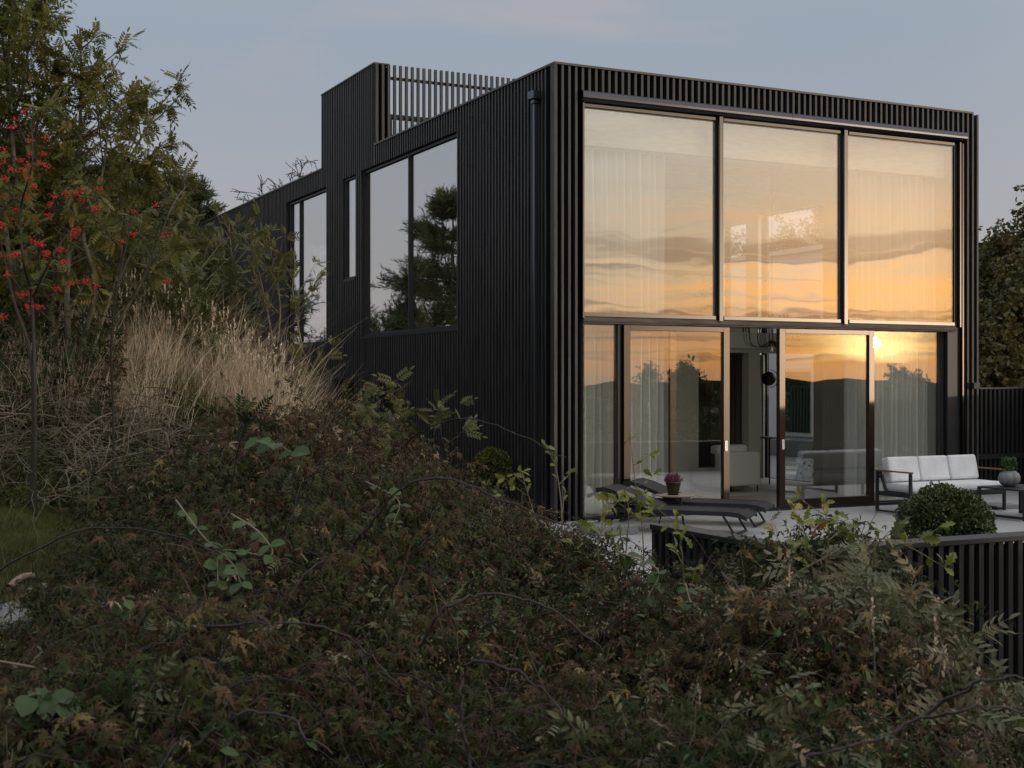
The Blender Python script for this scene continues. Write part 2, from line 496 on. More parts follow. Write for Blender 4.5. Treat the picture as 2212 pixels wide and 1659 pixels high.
def pinnate(n=5, leaflet=.34):
    V = []; F = []; b = 0
    tv, tf = T_NARROW
    items = [(0, 1., 0.)] + [(sd, .25 + .72 * i / n, sd) for i in range(n) for sd in (-1, 1)]
    for sd, y, a in items:
        ang = 0. if a == 0 else a * 1.05
        L = leaflet * (1. if a == 0 else (1 - .25 * abs(y - .55)))
        yy = y - .0
        c, s_ = math.cos(ang), math.sin(ang)
        v = tv * L
        x = v[:, 0] * c + v[:, 1] * s_; y2 = -v[:, 0] * s_ + v[:, 1] * c
        V.append(np.stack([x, y2 + yy, v[:, 2] - .28 * yy * yy - .1 * np.abs(x)], 1)); F.append(tf + b); b += len(tv)
    V.append(np.array([(-.008, 0, 0), (.008, 0, 0), (.006, 1, -.28), (-.006, 1, -.28)])); F.append(np.array([(0, 1, 2, 3)]) + b)
    return np.concatenate(V) * .72, np.concatenate(F)


T_PINN = pinnate(5)
T_PINN_S = pinnate(3, .42)


def trifoliate():
    V = []; F = []; b = 0; tv, tf = T_SERR
    for ang, L, y0 in ((0, .62, .38), (1.15, .5, .36), (-1.15, .5, .36), (2.0, .34, .30), (-2.0, .34, .30)):
        c, s_ = math.cos(ang), math.sin(ang); v = tv * L
        x = v[:, 0] * c + v[:, 1] * s_; y = -v[:, 0] * s_ + v[:, 1] * c
        V.append(np.stack([x, y + y0, v[:, 2] - .25 * np.hypot(x, y) ** 1.5], 1)); F.append(tf + b); b += len(tv)
    V.append(np.array([(-.01, 0, 0), (.01, 0, 0), (.01, .4, 0), (-.01, .4, 0)])); F.append(np.array([(0, 1, 2, 3)]) + b)
    return np.concatenate(V), np.concatenate(F)


T_TRI = trifoliate()
T_SERR2 = leaf_template([(0, .02), (.24, .2), (.36, .07), (.6, .2), (.72, .06), (1, .01)], .3, .5)


def tri_low():
    V = []; F = []; b = 0; tv, tf = T_SERR2
    for ang, L, y0 in ((0, .66, .34), (1.1, .55, .32), (-1.1, .55, .32)):
        c, s_ = math.cos(ang), math.sin(ang); v = tv * L
        x = v[:, 0] * c + v[:, 1] * s_; y = -v[:, 0] * s_ + v[:, 1] * c
        V.append(np.stack([x, y + y0, v[:, 2] - .3 * np.hypot(x, y) ** 1.5], 1)); F.append(tf + b); b += len(tv)
    return np.concatenate(V), np.concatenate(F)


T_TRIL = tri_low()


def needles(n=16, seed=1):
    r = np.random.RandomState(seed); V = []; F = []
    for i in range(n):
        a = r.rand() * 6.28; t = r.uniform(.15, 1.1); y0 = r.uniform(0, .7)
        d = np.array([math.cos(a) * math.sin(t), math.cos(t), math.sin(a) * math.sin(t)]) * r.uniform(.3, .5)
        s_ = norm(np.cross(d, r.randn(3))) * .028
        p = np.array([0, y0, 0]); b = len(V)
        V += [p - s_, p + s_, p + d + s_ * .3, p + d - s_ * .3]; F.append((b, b + 1, b + 2, b + 3))
    return np.array(V), np.array(F)


T_NEEDLE = needles()


def star(n=7, seed=3, w=.16):
    """a tuft of little leaves pointing every way: far foliage"""
    r = np.random.RandomState(seed); V = []; F = []
    for i in range(n):
        d = norm(r.randn(3)); s_ = norm(np.cross(d, r.randn(3))) * w; p = d * r.uniform(.0, .35) ; q = p + d * r.uniform(.35, .6); m_ = (p + q) / 2
        b = len(V); V += [p, m_ + s_, q, m_ - s_]; F.append((b, b + 1, b + 2, b + 3))
    return np.array(V), np.array(F)


T_STAR = star()


def scatter(templ, pos, dirs, nrm, size):
    """instances a template at many frames -> V, F"""
    tv, tf = templ
    d = norm(dirs); s_ = norm(np.cross(d, nrm)); n = np.cross(s_, d)
    size = np.asarray(size).reshape(-1, 1, 1)
    V = pos[:, None, :] + size * (tv[None, :, 0:1] * s_[:, None] + tv[None, :, 1:2] * d[:, None] + tv[None, :, 2:3] * n[:, None])
    N = len(pos); F = tf[None] + (np.arange(N) * len(tv))[:, None, None]
    return V.reshape(-1, 3), F.reshape(-1, tf.shape[1])


def leaves(name, m, items, parent=None, loc=None):
    """items: list of (template, pos, dirs, nrm, size, tint)"""
    VV = []; FF = []; TT = []; b = 0
    for t, pos, dirs, nrm, size, tint in items:
        if len(pos) == 0: continue
        V, F = scatter(t, pos, dirs, nrm, size)
        VV.append(V); FF.append(F + b); TT.append(np.repeat(np.clip(tint, 0, 1), len(t[0]))); b += len(V)
    V = np.concatenate(VV); F = np.concatenate(FF)
    return rawmesh(name, V, F.ravel(), np.arange(len(F)) * F.shape[1], np.full(len(F), F.shape[1]), m, parent, tint=np.concatenate(TT), loc=loc)


def tubes(name, m, paths, n=4, parent=None, tint=None, loc=None):
    """paths: list of (pts Kx3, radii K) -> one mesh"""
    VV = []; FF = []; b = 0; TT = []
    ang = np.arange(n) * 2 * math.pi / n
    for q, (pts, rad) in enumerate(paths):
        pts = np.asarray(pts, float); k = len(pts); rad = np.full(k, rad) if np.isscalar(rad) else np.asarray(rad)
        t = norm(np.gradient(pts, axis=0)); u = np.array([.31, .23, .92]); u = u / np.linalg.norm(u)
        sd = norm(np.cross(t, u)); w = np.cross(sd, t)
        V = pts[:, None] + rad[:, None, None] * (np.cos(ang)[None, :, None] * sd[:, None] + np.sin(ang)[None, :, None] * w[:, None])
        i, j = np.meshgrid(np.arange(k - 1), np.arange(n), indexing='ij')
        F = np.stack([i * n + j, i * n + (j + 1) % n, (i + 1) * n + (j + 1) % n, (i + 1) * n + j], -1).reshape(-1, 4)
        VV.append(V.reshape(-1, 3)); FF.append(F + b); b += k * n
        TT.append(np.full(k * n, rs.rand()))
    V = np.concatenate(VV); F = np.concatenate(FF)
    return rawmesh(name, V, F.ravel(), np.arange(len(F)) * 4, np.full(len(F), 4), m, parent, smooth=True, tint=np.concatenate(TT), loc=loc)


def spline(pts, k=10):
    """Catmull-Rom through control points"""
    p = np.asarray(pts, float); p = np.vstack([2 * p[0] - p[1], p, 2 * p[-1] - p[-2]])
    out = []
    for i in range(1, len(p) - 2):
        t = np.linspace(0, 1, k, endpoint=False)[:, None]
        a, b, c, d = p[i - 1], p[i], p[i + 1], p[i + 2]
        out.append(.5 * (2 * b + (c - a) * t + (2 * a - 5 * b + 4 * c - d) * t * t + (3 * b - a - 3 * c + d) * t ** 3))
    out.append(p[-2][None]); return np.vstack(out)


def grow(r, start, dr, length, r0, level, spec, paths, tips):
    """spec[level] = (children, length ratio, angle, wobble, lift)"""
    nch, lr, ang, wob, lift = spec[level]
    k = 7; pts = [np.array(start, float)]; d = norm(np.array(dr, float)); dd = [d]
    for i in range(k - 1):
        d = norm(d + r.randn(3) * wob + np.array([0, 0, lift])); pts.append(pts[-1] + d * length / (k - 1)); dd.append(d)
    last = level == len(spec) - 1
    paths.append((np.array(pts), np.linspace(r0, r0 * (.25 if last else .5), k)))
    if last:
        for i in range(1, k): tips.append((pts[i], dd[i]))
        return
    for c in range(nch):
        t = r.uniform(.3, 1.) if c else 1.; i = min(k - 1, int(t * (k - 1)))
        ax = norm(np.cross(dd[i], r.randn(3))); a = ang * r.uniform(.6, 1.3) * (1 if c else .4)
        nd = dd[i] * math.cos(a) + ax * math.sin(a)
        grow(r, pts[i], nd, length * lr * r.uniform(.75, 1.2) * (1.1 - .35 * t), r0 * (.5 if c else .55), level + 1, spec, paths, tips)


def tree(name, base, height, label, cat, seed, spec, trunk_r, leafm, templ, per, size, spread, lean=(0, 0, 1), bark='bark_dark', group=None, trunk_frac=.35, tint=(0, 1), up=.0, rmin=0.):
    r = np.random.RandomState(seed); paths = []; tips = []
    t = thing(name, base, label, cat, group)
    grow(r, base, lean, height * trunk_frac, trunk_r, 0, spec, paths, tips)
    # rescale so the crown reaches the wanted height
    top = max(p[0][:, 2].max() for p in paths); f = height / max(.1, top - base[2]); b = np.array(base)
    paths = [((p - b) * f + b, np.maximum(q, rmin)) for p, q in paths]; tips = [((p - b) * f + b, d) for p, d in tips]
    tubes('trunk', bark, [q for q in paths if q[1][0] > trunk_r * .2] or paths[:1], 6, t)
    fine = [q for q in paths if q[1][0] <= trunk_r * .2]
    if fine: tubes('branches', bark, fine, 3, t)
    if per:
        tp = np.array([q[0] for q in tips]); td = np.array([q[1] for q in tips])
        tp = np.repeat(tp, per, 0); td = np.repeat(td, per, 0); n = len(tp)
        pos = tp + r.randn(n, 3) * spread; dirs = norm(td + r.randn(n, 3) * .8 + np.array([0, 0, up]))
        tn = np.clip(r.beta(2, 2.5, n) * (tint[1] - tint[0]) + tint[0], 0, 1)
        leaves('crown', leafm, [(templ, pos, dirs, r.randn(n, 3) * .5 + UP, r.uniform(.6, 1.2, n) * size, tn)], t)
    return t
# ------------------------------------------------------------------ the house
HZ = 6.235


def rects_minus(a0, a1, z0, z1, holes):
    """wall rectangles around openings"""
    xs = sorted({a0, a1, *[v for h in holes for v in h[:2] if a0 < v < a1]}); out = []
    for p, q in zip(xs[:-1], xs[1:]):
        c = (p + q) / 2; z = z0
        for h in sorted([h for h in holes if h[0] < c < h[1]], key=lambda h: h[2]):
            if h[2] > z: out.append((p, q, z, h[2]))
            z = max(z, h[3])
        if z < z1: out.append((p, q, z, z1))
    return out


def cladding(parent, ax, at, a0, a1, z0, z1, holes, out=-1, pitch=.107, w=.037, dep=.07, extra=None):
    """slatted rain-screen: battens in front of a black backing"""
    bb = MB(); bk = MB(); r = random.Random(3)
    fr, ba = (at, at + dep) if out < 0 else (at - dep, at)
    inn = ba if out < 0 else fr
    for p, q, u, v in rects_minus(a0, a1, z0, z1, holes):
        lo, hi = (inn, inn + .14) if out < 0 else (inn - .14, inn)
        (bk.box(p, q, lo, hi, u, v) if ax == 0 else bk.box(lo, hi, p, q, u, v))
    n = int(round((a1 - a0) / pitch)); pt = (a1 - a0 - w) / n
    for i in range(n + 1):
        c = a0 + w / 2 + i * pt; z = z0; seg = []
        for h in sorted([h for h in holes if h[0] - w * .4 < c < h[1] + w * .4], key=lambda h: h[2]):
            if h[2] > z: seg.append((z, h[2]))
            z = max(z, h[3])
        if z < z1: seg.append((z, z1))
        for u, v in seg:
            e = r.uniform(-.004, .004); lo = c - w / 2 + r.uniform(-.0015, .0015)
            f2, b2 = (fr + r.uniform(0, .003), ba - .001) if out < 0 else (fr + .001, ba - r.uniform(0, .003))
            if ax == 0: bb.box(lo, lo + w, f2, b2, u + e, v + e * .5)
            else: bb.box(f2, b2, lo, lo + w, u + e, v + e * .5)
    o = bk.build('backing_wall', 'backing', parent)
    c = bb.build('cladding', 'batten', parent)
    return o, c


house = thing('house', (0, 0, 0), 'black timber slatted two storey house with large sunset reflecting windows', 'house')
FX0, FX1 = .43, 7.46
cladding(house, 0, 0., .0, 7.78, -.05, HZ, [(FX0, FX1, -.1, 5.92)])
sideholes = [(3.27, 7.72, 2.72, 5.88), (8.05, 8.70, 3.86, 5.86), (9.74, 12.46, 2.66, 5.86), (8.07, 9.23, -.1, 1.97), (6.1, 6.83, -.1, 1.88), (9.95, 11.6, -.1, 1.97)]
cladding(house, 1, 0., .047, 6.99, -.05, HZ, [h for h in sideholes if h[0] < 6.9 and h[0] != 3.27] + [(3.27, 7.72, 2.72, 5.88)])
cladding(house, 1, 0., 6.99, 10.05, -.05, 7.74, [h for h in sideholes if h[0] < 10 and h[1] > 7])
cladding(house, 1, 0., 10.05, 21.65, -.05, HZ, [h for h in sideholes if h[1] > 10.1])
# roof, edge trims, corner board
b = MB(); b.box(.07, 7.9, .22, 21.5, 5.92, 6.2); b.build('roof', 'backing', house)
b = MB(); b.box(-.012, 7.66, -.012, .20, HZ, HZ + .035); b.box(7.55, 7.72, .20, 21.6, HZ, HZ + .035); b.box(-.012, .14, .20, 6.985, HZ, HZ + .035); b.box(-.012, .14, 10.06, 21.66, HZ, HZ + .035)
b.build('roof_edge', 'coping', house, bevel=.004)
b = MB(); b.box(-.012, .028, -.014, .10, -.02, HZ - .003); b.build('corner_board', 'batten', house)
# room shell and the windows in the far wall
WIN_E = [(3.62, 5.60, .02, 5.22), (6.0, 6.85, 3.2, 5.15)]
b = MB()
for p, q, u, v in rects_minus(.2, 21.5, -.05, 5.92, WIN_E): b.box(7.58, 7.70, p, q, u, v)
b.build('interior_wall', 'plaster', house)
cladding(house, 1, 7.87, .2, 21.65, -.05, HZ, WIN_E, out=1, pitch=.16)
b = MB()
for p, q, u, v in rects_minus(.27, 21.5, -.04, 5.9, sideholes): b.box(.215, .25, p, q, u, v)
b.build('interior_wall', 'plaster', house)
b = MB()
for p, q, u, v in rects_minus(.26, 7.57, .02, 2.52, [(4.8, 5.88, 0, 2.44), (6.13, 7.5, 0, 2.44)]): b.box(p, q, 3.60, 3.80, u, v)
b.build('interior_wall', 'plaster_grey', house)
b = MB(); b.box(.26, 7.57, 8.6, 8.7, .02, 2.5); b.box(.26, 7.57, 8.6, 8.7, 2.8, 5.9); b.box(.26, 3.2, 5.9, 6.0, 2.8, 5.9); b.build('interior_wall', 'plaster', house)
b = MB(); b.box(.9, .95, 3.9, 21.3, .021, 2.51); b.build('interior_wall', 'plaster_grey', house)  # added blind wall, blocks the bright outdoors showing through the low side windows
pieces('skirting_board', 'skirting', house, [(5.90, 6.11, 3.585, 3.60, .021, .16), (.3, 4.78, 3.585, 3.6, .021, .16)])
b = MB(); b.box(.2, 7.6, .14, 21.4, -.04, .02); b.build('floor', 'floor_wood', house)
b = MB(); b.box(.26, 7.57, 3.56, 8.6, 2.52, 2.80); b.build('gallery_floor', 'plaster', house)
b = MB(); b.box(.26, 7.57, .23, 8.6, 5.84, 5.915); b.build('ceiling', 'clt', house)
b = MB(); b.box(.27, 7.56, .24, .36, 5.22, 5.84); b.build('lintel_beam', 'clt', house)
b = MB(); b.box(.27, 7.56, 4.2, 4.34, 5.45, 5.84); b.box(.27, 7.56, 5.6, 5.74, 5.3, 5.84); b.box(5.0, 7.56, 5.0, 5.1, 5.32, 5.84); b.build('roof_beam', 'clt', house)
b = MB(); b.box(.3, 7.5, .365, .40, 5.195, 5.215); b.build('curtain_rail', 'skirting', house)
b = MB(); b.box(3.0, 7.5, 3.60, 3.615, 2.86, 3.78); bal = b.build('balustrade', 'glass_clear', house)
b = MB(); b.box(3.0, 7.5, 3.59, 3.625, 3.785, 3.80); b.box(4.9, 4.915, 3.59, 3.62, 2.81, 3.785); b.build('handrail', 'black_paint', bal)
# front glazing, upper row
def window(y0f, glass, panes, frames, m='bronze', ax=0):
    b = MB()
    if ax: [b.box(*f) for f in frames]
    else: b.box(*frames[0])
    w = b.build('window', m, house, bevel=.003)
    if not ax: pieces('frame', m, w, frames[1:], .003)
    for p in panes:
        q = MB(); q.box(*p); q.build('pane', glass, w)
    return w


G = .12
for x0, x1 in ((.47, 2.662), (2.80, 4.966), (5.12, 7.277)):
    window(0, 'glass_front', [(x0, x1, .05, .062, 2.867, 5.684)],
           [(x0, x1, .015, .20, 5.70, 5.748), (x0, x1, .045, .20, 5.685, 5.699), (x0, x1, .01, .20, 2.812, 2.866)], 'champagne')
pieces('mullion', 'champagne', house, [(x, x + .068, -.032, .10, 2.79, 5.755) for x in (2.689, 4.990)] + [(7.345, 7.375, -.03, .10, 2.79, 5.755), (.435, .462, -.01, .12, 2.79, 5.755)], .003)
pieces('mullion', 'dark_metal', house, [(x, x + .13, .03, .115, 2.80, 5.74) for x in (2.664, 4.968)] + [(7.279, 7.343, .03, .13, 2.80, 5.74), (.44, .468, .125, .2, 0.04, 5.74)], .003)
# sunscreen cassette over the glass
cp = [(.06, 5.76), (.06, 5.915), (-.03, 5.915)] + [(-.035 - .045 * math.sin(a), 5.84 + .075 * math.cos(a)) for a in np.linspace(0, math.pi, 9)] + [(-.03, 5.762)]
b = MB(); b.prism(cp, 0, .405, 3.97); b.prism(cp, 0, 3.976, 7.47); b.build('sunscreen_cassette', 'cassette', house, smooth=False)
# timber band between the storeys
b = MB(); b.box(.462, 7.30, .015, .20, 2.715, 2.805); b.box(.455, 7.31, .0, .015, 2.742, 2.760)
b.box(.455, .478, .02, .2, .04, 2.714); b.build('storey_band', 'band_wood', house, bevel=.003)
# lower row: fixed lights and two sliding doors
window(0, 'glass_low', [(.486, 1.04, G, G + .012, .045, 2.70)], [(.478, 1.10, .07, .20, .02, .044), (1.042, 1.10, .07, .20, .045, 2.71)], 'dark_metal')
window(0, 'glass_low', [(5.69, 7.05, G, G + .012, .06, 2.70)], [(5.64, 7.06, .07, .2, .02, .058), (5.64, 5.688, .10, .2, .06, 2.71), (7.052, 7.10, .07, .2, .06, 2.71)], 'dark_metal')
b = MB(); b.box(2.0, 2.10, .205, .26, .03, 2.71); b.build('mullion', 'bronze', house)
for x0, x1, hx in ((1.11, 2.905, 2.84), (3.805, 5.625, 3.868)):
    b = MB(); f = .105
    b.box(x0, x0 + f, .02, .10, .045, 2.705); b.box(x1 - f, x1, .02, .10, .045, 2.705)
    b.box(x0 + f, x1 - f, .02, .10, 2.635, 2.705); b.box(x0 + f, x1 - f, .02, .10, .045, .155)
    dr = b.build('sliding_door', 'bronze', house, bevel=.003)
    q = MB(); q.box(x0 + f, x1 - f, .056, .066, .156, 2.634); q.build('pane', 'glass_low', dr)
    # rounded oblong recessed pull
    out = [(hx + .022 * math.cos(t), .98 + (.055 if math.sin(t) > 0 else -.055) + .022 * math.sin(t)) for t in np.linspace(0, 2 * math.pi, 16, endpoint=False)]
    inn = [(hx + (p[0] - hx) * .5, .98 + (p[1] - .98) * .8) for p in out]
    n = 16; V = [(p[0], .010, p[1]) for p in out] + [(p[0], .010, p[1]) for p in inn] + [(p[0], .0185, p[1]) for p in out] + [(p[0], .016, p[1]) for p in inn]
    F = [(i, (i + 1) % n, n + (i + 1) % n, n + i) for i in range(n)] + [((i + 1) % n, i, 2 * n + i, 2 * n + (i + 1) % n) for i in range(n)] + [(n + i, n + (i + 1) % n, 3 * n + (i + 1) % n, 3 * n + i) for i in range(n)] + [tuple(3 * n + i for i in range(n))]
    h = MB(); h.add(V, F); h.build('handle', 'handle_steel', dr)
b = MB(); b.box(.46, 7.30, -.02, .20, -.012, .018); b.box(.46, 7.3, -.002, .10, .018, .040); b.build('threshold', 'dark_metal', house)
b = MB(); b.box(2.92, 3.79, .11, .19, .019, .034); b.build('sill', 'pale_render', house)
b = MB(); b.box(7.11, 7.17, .0, .2, .02, 2.71); b.box(7.18, 7.24, .02, .2, .02, 2.71); b.box(7.26, 7.44, .05, .2, -.01, 5.74); b.build('jamb', 'dark_metal', house, bevel=.003)
b = MB(); b.box(7.42, 7.448, -.01, .05, -.01, 5.74); b.build('jamb', 'bronze', house)
b = MB(); b.box(7.56, 7.69, -.115, -.004, 1.80, 1.90); b.build('wall_lamp', 'anthracite', house, bevel=.006)
# side windows
def side_win(y0, y1, z0, z1, mulls=(), rails=(), glass='glass_side', dep=.10, f=.045):
    fr = [(dep - .04, dep + .06, y0, y0 + f, z0, z1), (dep - .04, dep + .06, y1 - f, y1, z0, z1), (dep - .04, dep + .06, y0 + f, y1 - f, z0, z0 + f), (dep - .04, dep + .06, y0 + f, y1 - f, z1 - f, z1)]
    fr += [(dep - .045, dep + .06, m - f / 2, m + f / 2, z0 + f, z1 - f) for m in mulls]
    fr += [(dep - .045, dep + .06, a, c, z - f / 2 * 1.6, z + f / 2 * 1.6) for a, c, z in rails]
    w = window(0, glass, [], fr, 'anthracite', 1)
    ys = [y0] + list(mulls) + [y1]
    for a, c in zip(ys[:-1], ys[1:]):
        q = MB(); q.box(dep, dep + .01, a + f / 2, c - f / 2, z0 + f, z1 - f); q.build('pane', glass, w)
    q = MB(); q.box(.0, dep + .06, y0 - .02, y1 + .02, z0 - .05, z0 - .003); q.build('sill', 'anthracite', w)
    return w


side_win(3.29, 7.70, 2.775, 5.865, (5.45,))
side_win(8.07, 8.68, 3.91, 5.84, dep=.075, f=.03)
side_win(9.78, 12.42, 2.71, 5.84, (11.68,), ((11.70, 12.38, 4.47), (11.70, 12.38, 3.58)))
side_win(8.06, 9.24, .15, 1.976, glass='glass_dim', dep=.115, f=.055); side_win(6.09, 6.84, .15, 1.886, glass='glass_dim', dep=.115, f=.055); side_win(9.94, 11.61, .15, 1.976, glass='glass_dim', dep=.115, f=.055)
# roof terrace: slatted screen, its rails, glass guard behind
b = MB(); b.box(.14, .26, 7.02, 10.05, 6.2, 7.70); b.box(.0, .29, 7.0, 7.02, 6.3, 7.70); b.build('parapet', 'backing', house)
b = MB(); b.box(-.01, .30, 6.985, 10.06, 7.742, 7.765); b.build('parapet_cap', 'coping', house)
b = MB()
x = .015
while x < 5.9:
    b.box(x, x + .05, 6.94, 6.985, 6.30, 7.74); x += .1165
b.build('roof_screen', 'batten', house)
b = MB(); b.box(.3, 5.9, 6.988, 7.03, 7.48, 7.53); b.box(.3, 5.9, 6.988, 7.03, 6.42, 6.47); b.box(.3, 5.9, 6.988, 7.03, 6.75, 6.80); b.build('screen_rail', 'black_paint', house)
b = MB(); b.box(.3, 5.2, 9.3, 9.34, 7.28, 7.34); b.box(.3, 5.2, 9.3, 9.34, 6.62, 6.68)
for x in np.arange(.4, 5.3, .82): b.box(x, x + .03, 9.3, 9.33, 6.2, 7.28)
b.build('guard_rail', 'anthracite', house)
b = MB(); b.box(.35, 5.2, 9.312, 9.322, 6.69, 7.27); b.build('guard_glass', 'glass_clear', house)
# rain pipes with their hoppers
for y, h in ((.50, 5.93), (17.78, 5.89)):
    b = MB(); b.box(-.07, -.012, y - .03, y + .03, .0, h - .13); dp = b.build('downpipe', 'zinc', house, bevel=.004)
    b = MB(); b.box(-.12, -.004, y - .09, y + .09, h - .09, h + .02); b.box(-.09, -.01, y - .05, y + .05, h - .15, h - .09); b.build('hopper', 'zinc', dp, bevel=.006)

# ------------------------------------------------------------------ things indoors
def curtain(x0, x1, y, z0, z1, folds, m, label, ax=0, amp=.05, seed=1, name='curtain'):
    r = np.random.RandomState(seed); n = int(folds * 14) + 1; u = np.linspace(0, 1, n)
    w = np.cumsum(r.uniform(.5, 1.5, int(folds) + 2)); w = (w - w[0]) / (w[-1] - w[0]); ph = np.interp(u, w, np.arange(len(w))) * 2 * math.pi
    rows = 10; V = []
    for k in range(rows):
        t = k / (rows - 1); a = amp * (1 + .25 * math.sin(3 * t)) 
        off = a * np.sign(np.sin(ph)) * np.abs(np.sin(ph)) ** .7 + .012 * np.sin(ph * .37 + 5 * t)
        xx = x0 + (x1 - x0) * u + .012 * np.sin(ph * .5 + 4 * t); zz = np.full(n, z1 + (z0 - z1) * t)
        yy = y + off
        V.append(np.stack([xx, yy, zz], 1) if ax == 0 else np.stack([yy, xx, zz], 1))
    V = np.concatenate(V); i, j = np.meshgrid(np.arange(rows - 1), np.arange(n - 1), indexing='ij')
    F = np.stack([i * n + j, i * n + j + 1, (i + 1) * n + j + 1, (i + 1) * n + j], -1).reshape(-1, 4)
    o = rawmesh(name, V, F.ravel(), np.arange(len(F)) * 4, np.full(len(F), 4), m, smooth=True, loc=V.mean(0) * [1, 1, 0])
    return tag(o, label, 'curtain', 'curtains')


curtain(.34, 2.02, .44, .03, 5.19, 12, 'sheer', 'long white sheer curtain behind the glass beside the house corner', seed=2, amp=.085)
curtain(5.42, 7.22, .44, .03, 5.19, 13, 'sheer', 'long white sheer curtain behind the white sofa', seed=5, amp=.085)
curtain(5.25, 5.66, 7.44, .03, 2.45, 4, 'drape', 'dark grey curtain beside the round black pendant lamp', ax=1, seed=3)
curtain(5.70, 8.5, 7.40, .03, 2.45, 20, 'drape', 'wide dark grey curtain behind the linen armchair', ax=1, seed=4, amp=.06)
# armchair seen from behind
ac = thing('armchair', (5.0, 2.95, .02), 'pale grey linen armchair seen from behind through the sliding door', 'armchair')
b = MB(); b.box(4.57, 5.42, 2.62, 2.80, .14, .72); b.build('backrest', 'linen', ac, bevel=.04)
b = MB(); b.box(4.57, 5.42, 2.805, 3.5, .14, .42); b.build('seat', 'linen', ac, bevel=.05)
b = MB(); b.box(4.55, 5.20, 2.68, 2.92, .68, .84); b.build('back_cushion', 'linen', ac, bevel=.06)
for x in (4.62, 5.37):
    for y in (2.66, 3.42): MB().tube([(x, y, .02), (x, y, .14)], .012).build('leg', 'black_paint', ac)
rg = MB(); rg.box(4.0, 5.9, 2.3, 3.55, .0205, .032); tag(rg.build('rug', 'rug', loc=(5, 3, .02)), 'pale rug under the linen armchair', 'rug')
# round black pendant with its ring
pl = thing('pendant_lamp', (6.85, 4.3, 2.0), 'round black pendant lamp hanging in the inner room doorway', 'pendant lamp')
c = (6.85, 4.3, 1.98)
b = MB(); b.lathe([(max(.0001, .135 * math.sin(t)), -.135 * math.cos(t)) for t in np.linspace(0, math.pi, 14)], c); b.build('globe', 'black_paint', pl, smooth=True)
ring = [(c[0] + .165 * math.cos(t) * .9 + .02, c[1] - .165 * math.cos(t) * .44, c[2] + .165 * math.sin(t)) for t in np.linspace(-math.pi / 2, math.pi / 2, 20)]
b = MB(); b.tube(ring, .007, 6); b.build('ring', 'black_paint', pl)
b = MB(); b.tube([(c[0], c[1], c[2] + .13), (c[0], c[1], 2.49)], .006, 6); b.build('cord', 'black_paint', pl)
b = MB(); b.lathe([(.075, 0), (.075, .03)], (c[0], c[1], 2.488)); b.build('ceiling_rose', 'black_paint', pl)
# chandelier
ch = thing('chandelier', (5.02, 1.8, 2.7), 'black spider armed chandelier with bare bulbs above the open sliding door', 'chandelier')
r = np.random.RandomState(11); ps = []
for k in range(30):
    a = 2 * math.pi * k / 30 + r.uniform(-.08, .08); rr = (.50, .38, .26)[k % 3] * r.uniform(.92, 1.06); zt = 2.66 + (.08, .17, .26)[k % 3]
    cen = np.array([5.02, 1.8, 0]); dr = np.array([math.cos(a), math.sin(a), 0])
    pts = spline([cen + UP * 2.60 + dr * .015, cen + dr * rr * .45 + UP * 2.49, cen + dr * rr * .9 + UP * 2.55, cen + dr * rr + UP * zt], 6)
    ps.append((pts, .0045)); e = pts[-1]
    MB().lathe([(.012, 0), (.012, .045), (.008, .05), (.022, .075), (.016, .10), (.0001, .11)], e, 8).build('bulb', 'black_paint', ch)
arm = tubes('arms', 'black_paint', ps, 5, ch)
arm.name = 'arm_cluster'
b = MB(); b.tube([(5.02, 1.8, 2.42), (5.02, 1.8, 2.60)], .028, 12); b.tube([(5.02, 1.8, 2.60), (5.02, 1.8, 3.2)], .012, 8); b.tube([(5.02, 1.8, 2.72), (5.02, 1.8, 2.90)], .026, 12); b.build('stem', 'chrome', ch)
b = MB(); b.tube([(5.02, 1.8, 3.2), (5.02, 1.8, 5.84)], .004, 5); b.build('cord', 'black_paint', ch)
# small console by the far window
cs = thing('console_table', (7.1, 4.4, .02), 'slim black framed console table by the inner doorway', 'side table')
b = MB(); b.box(6.72, 7.05, 4.1, 4.9, .86, .885); b.build('tabletop', 'black_paint', cs)
for x in (6.725, 7.03):
    for y in (4.11, 4.88): b = MB(); b.box(x, x + .02, y, y + .02, .02, .86); b.build('leg', 'black_paint', cs)
# gallery: lounge chair, low table, floor lamp silhouettes
lc = thing('lounge_chair', (5.6, 5.0, 2.8), 'curved lounge chair on the upper gallery beside the far window', 'lounge chair')
cur = [(0.0, .36), (.25, .30), (.50, .34), (.70, .62), (.88, 1.02)]
for nm, off in (('seat_shell', 0.),):
    pr = [(5.1 + u, 2.8 + v) for u, v in cur] + [(5.1 + u + .05, 2.8 + v - .06) for u, v in cur[::-1]]
    b = MB(); b.prism(pr, 1, 4.6, 5.25); b.build(nm, 'teak', lc)
b = MB(); b.bar((5.2, 4.7, 2.81), (5.7, 4.7, 3.1), .02, .02); b.bar((5.2, 5.15, 2.81), (5.7, 5.15, 3.1), .02, .02); b.bar((5.75, 4.7, 2.81), (5.3, 4.7, 3.1), .02, .02); b.bar((5.75, 5.15, 2.81), (5.3, 5.15, 3.1), .02, .02); b.build('base', 'black_paint', lc)
kt = thing('kitchen_island', (2.0, 6.9, 2.8), 'low cabinet with a white top in the upstairs kitchen', 'cabinet')
b = MB(); b.box(.9, 3.0, 6.5, 7.2, 2.80, 3.66); b.build('cabinet', 'plaster_grey', kt)
b = MB(); b.box(.88, 3.02, 6.48, 7.22, 3.662, 3.70); b.build('worktop', 'skirting', kt)

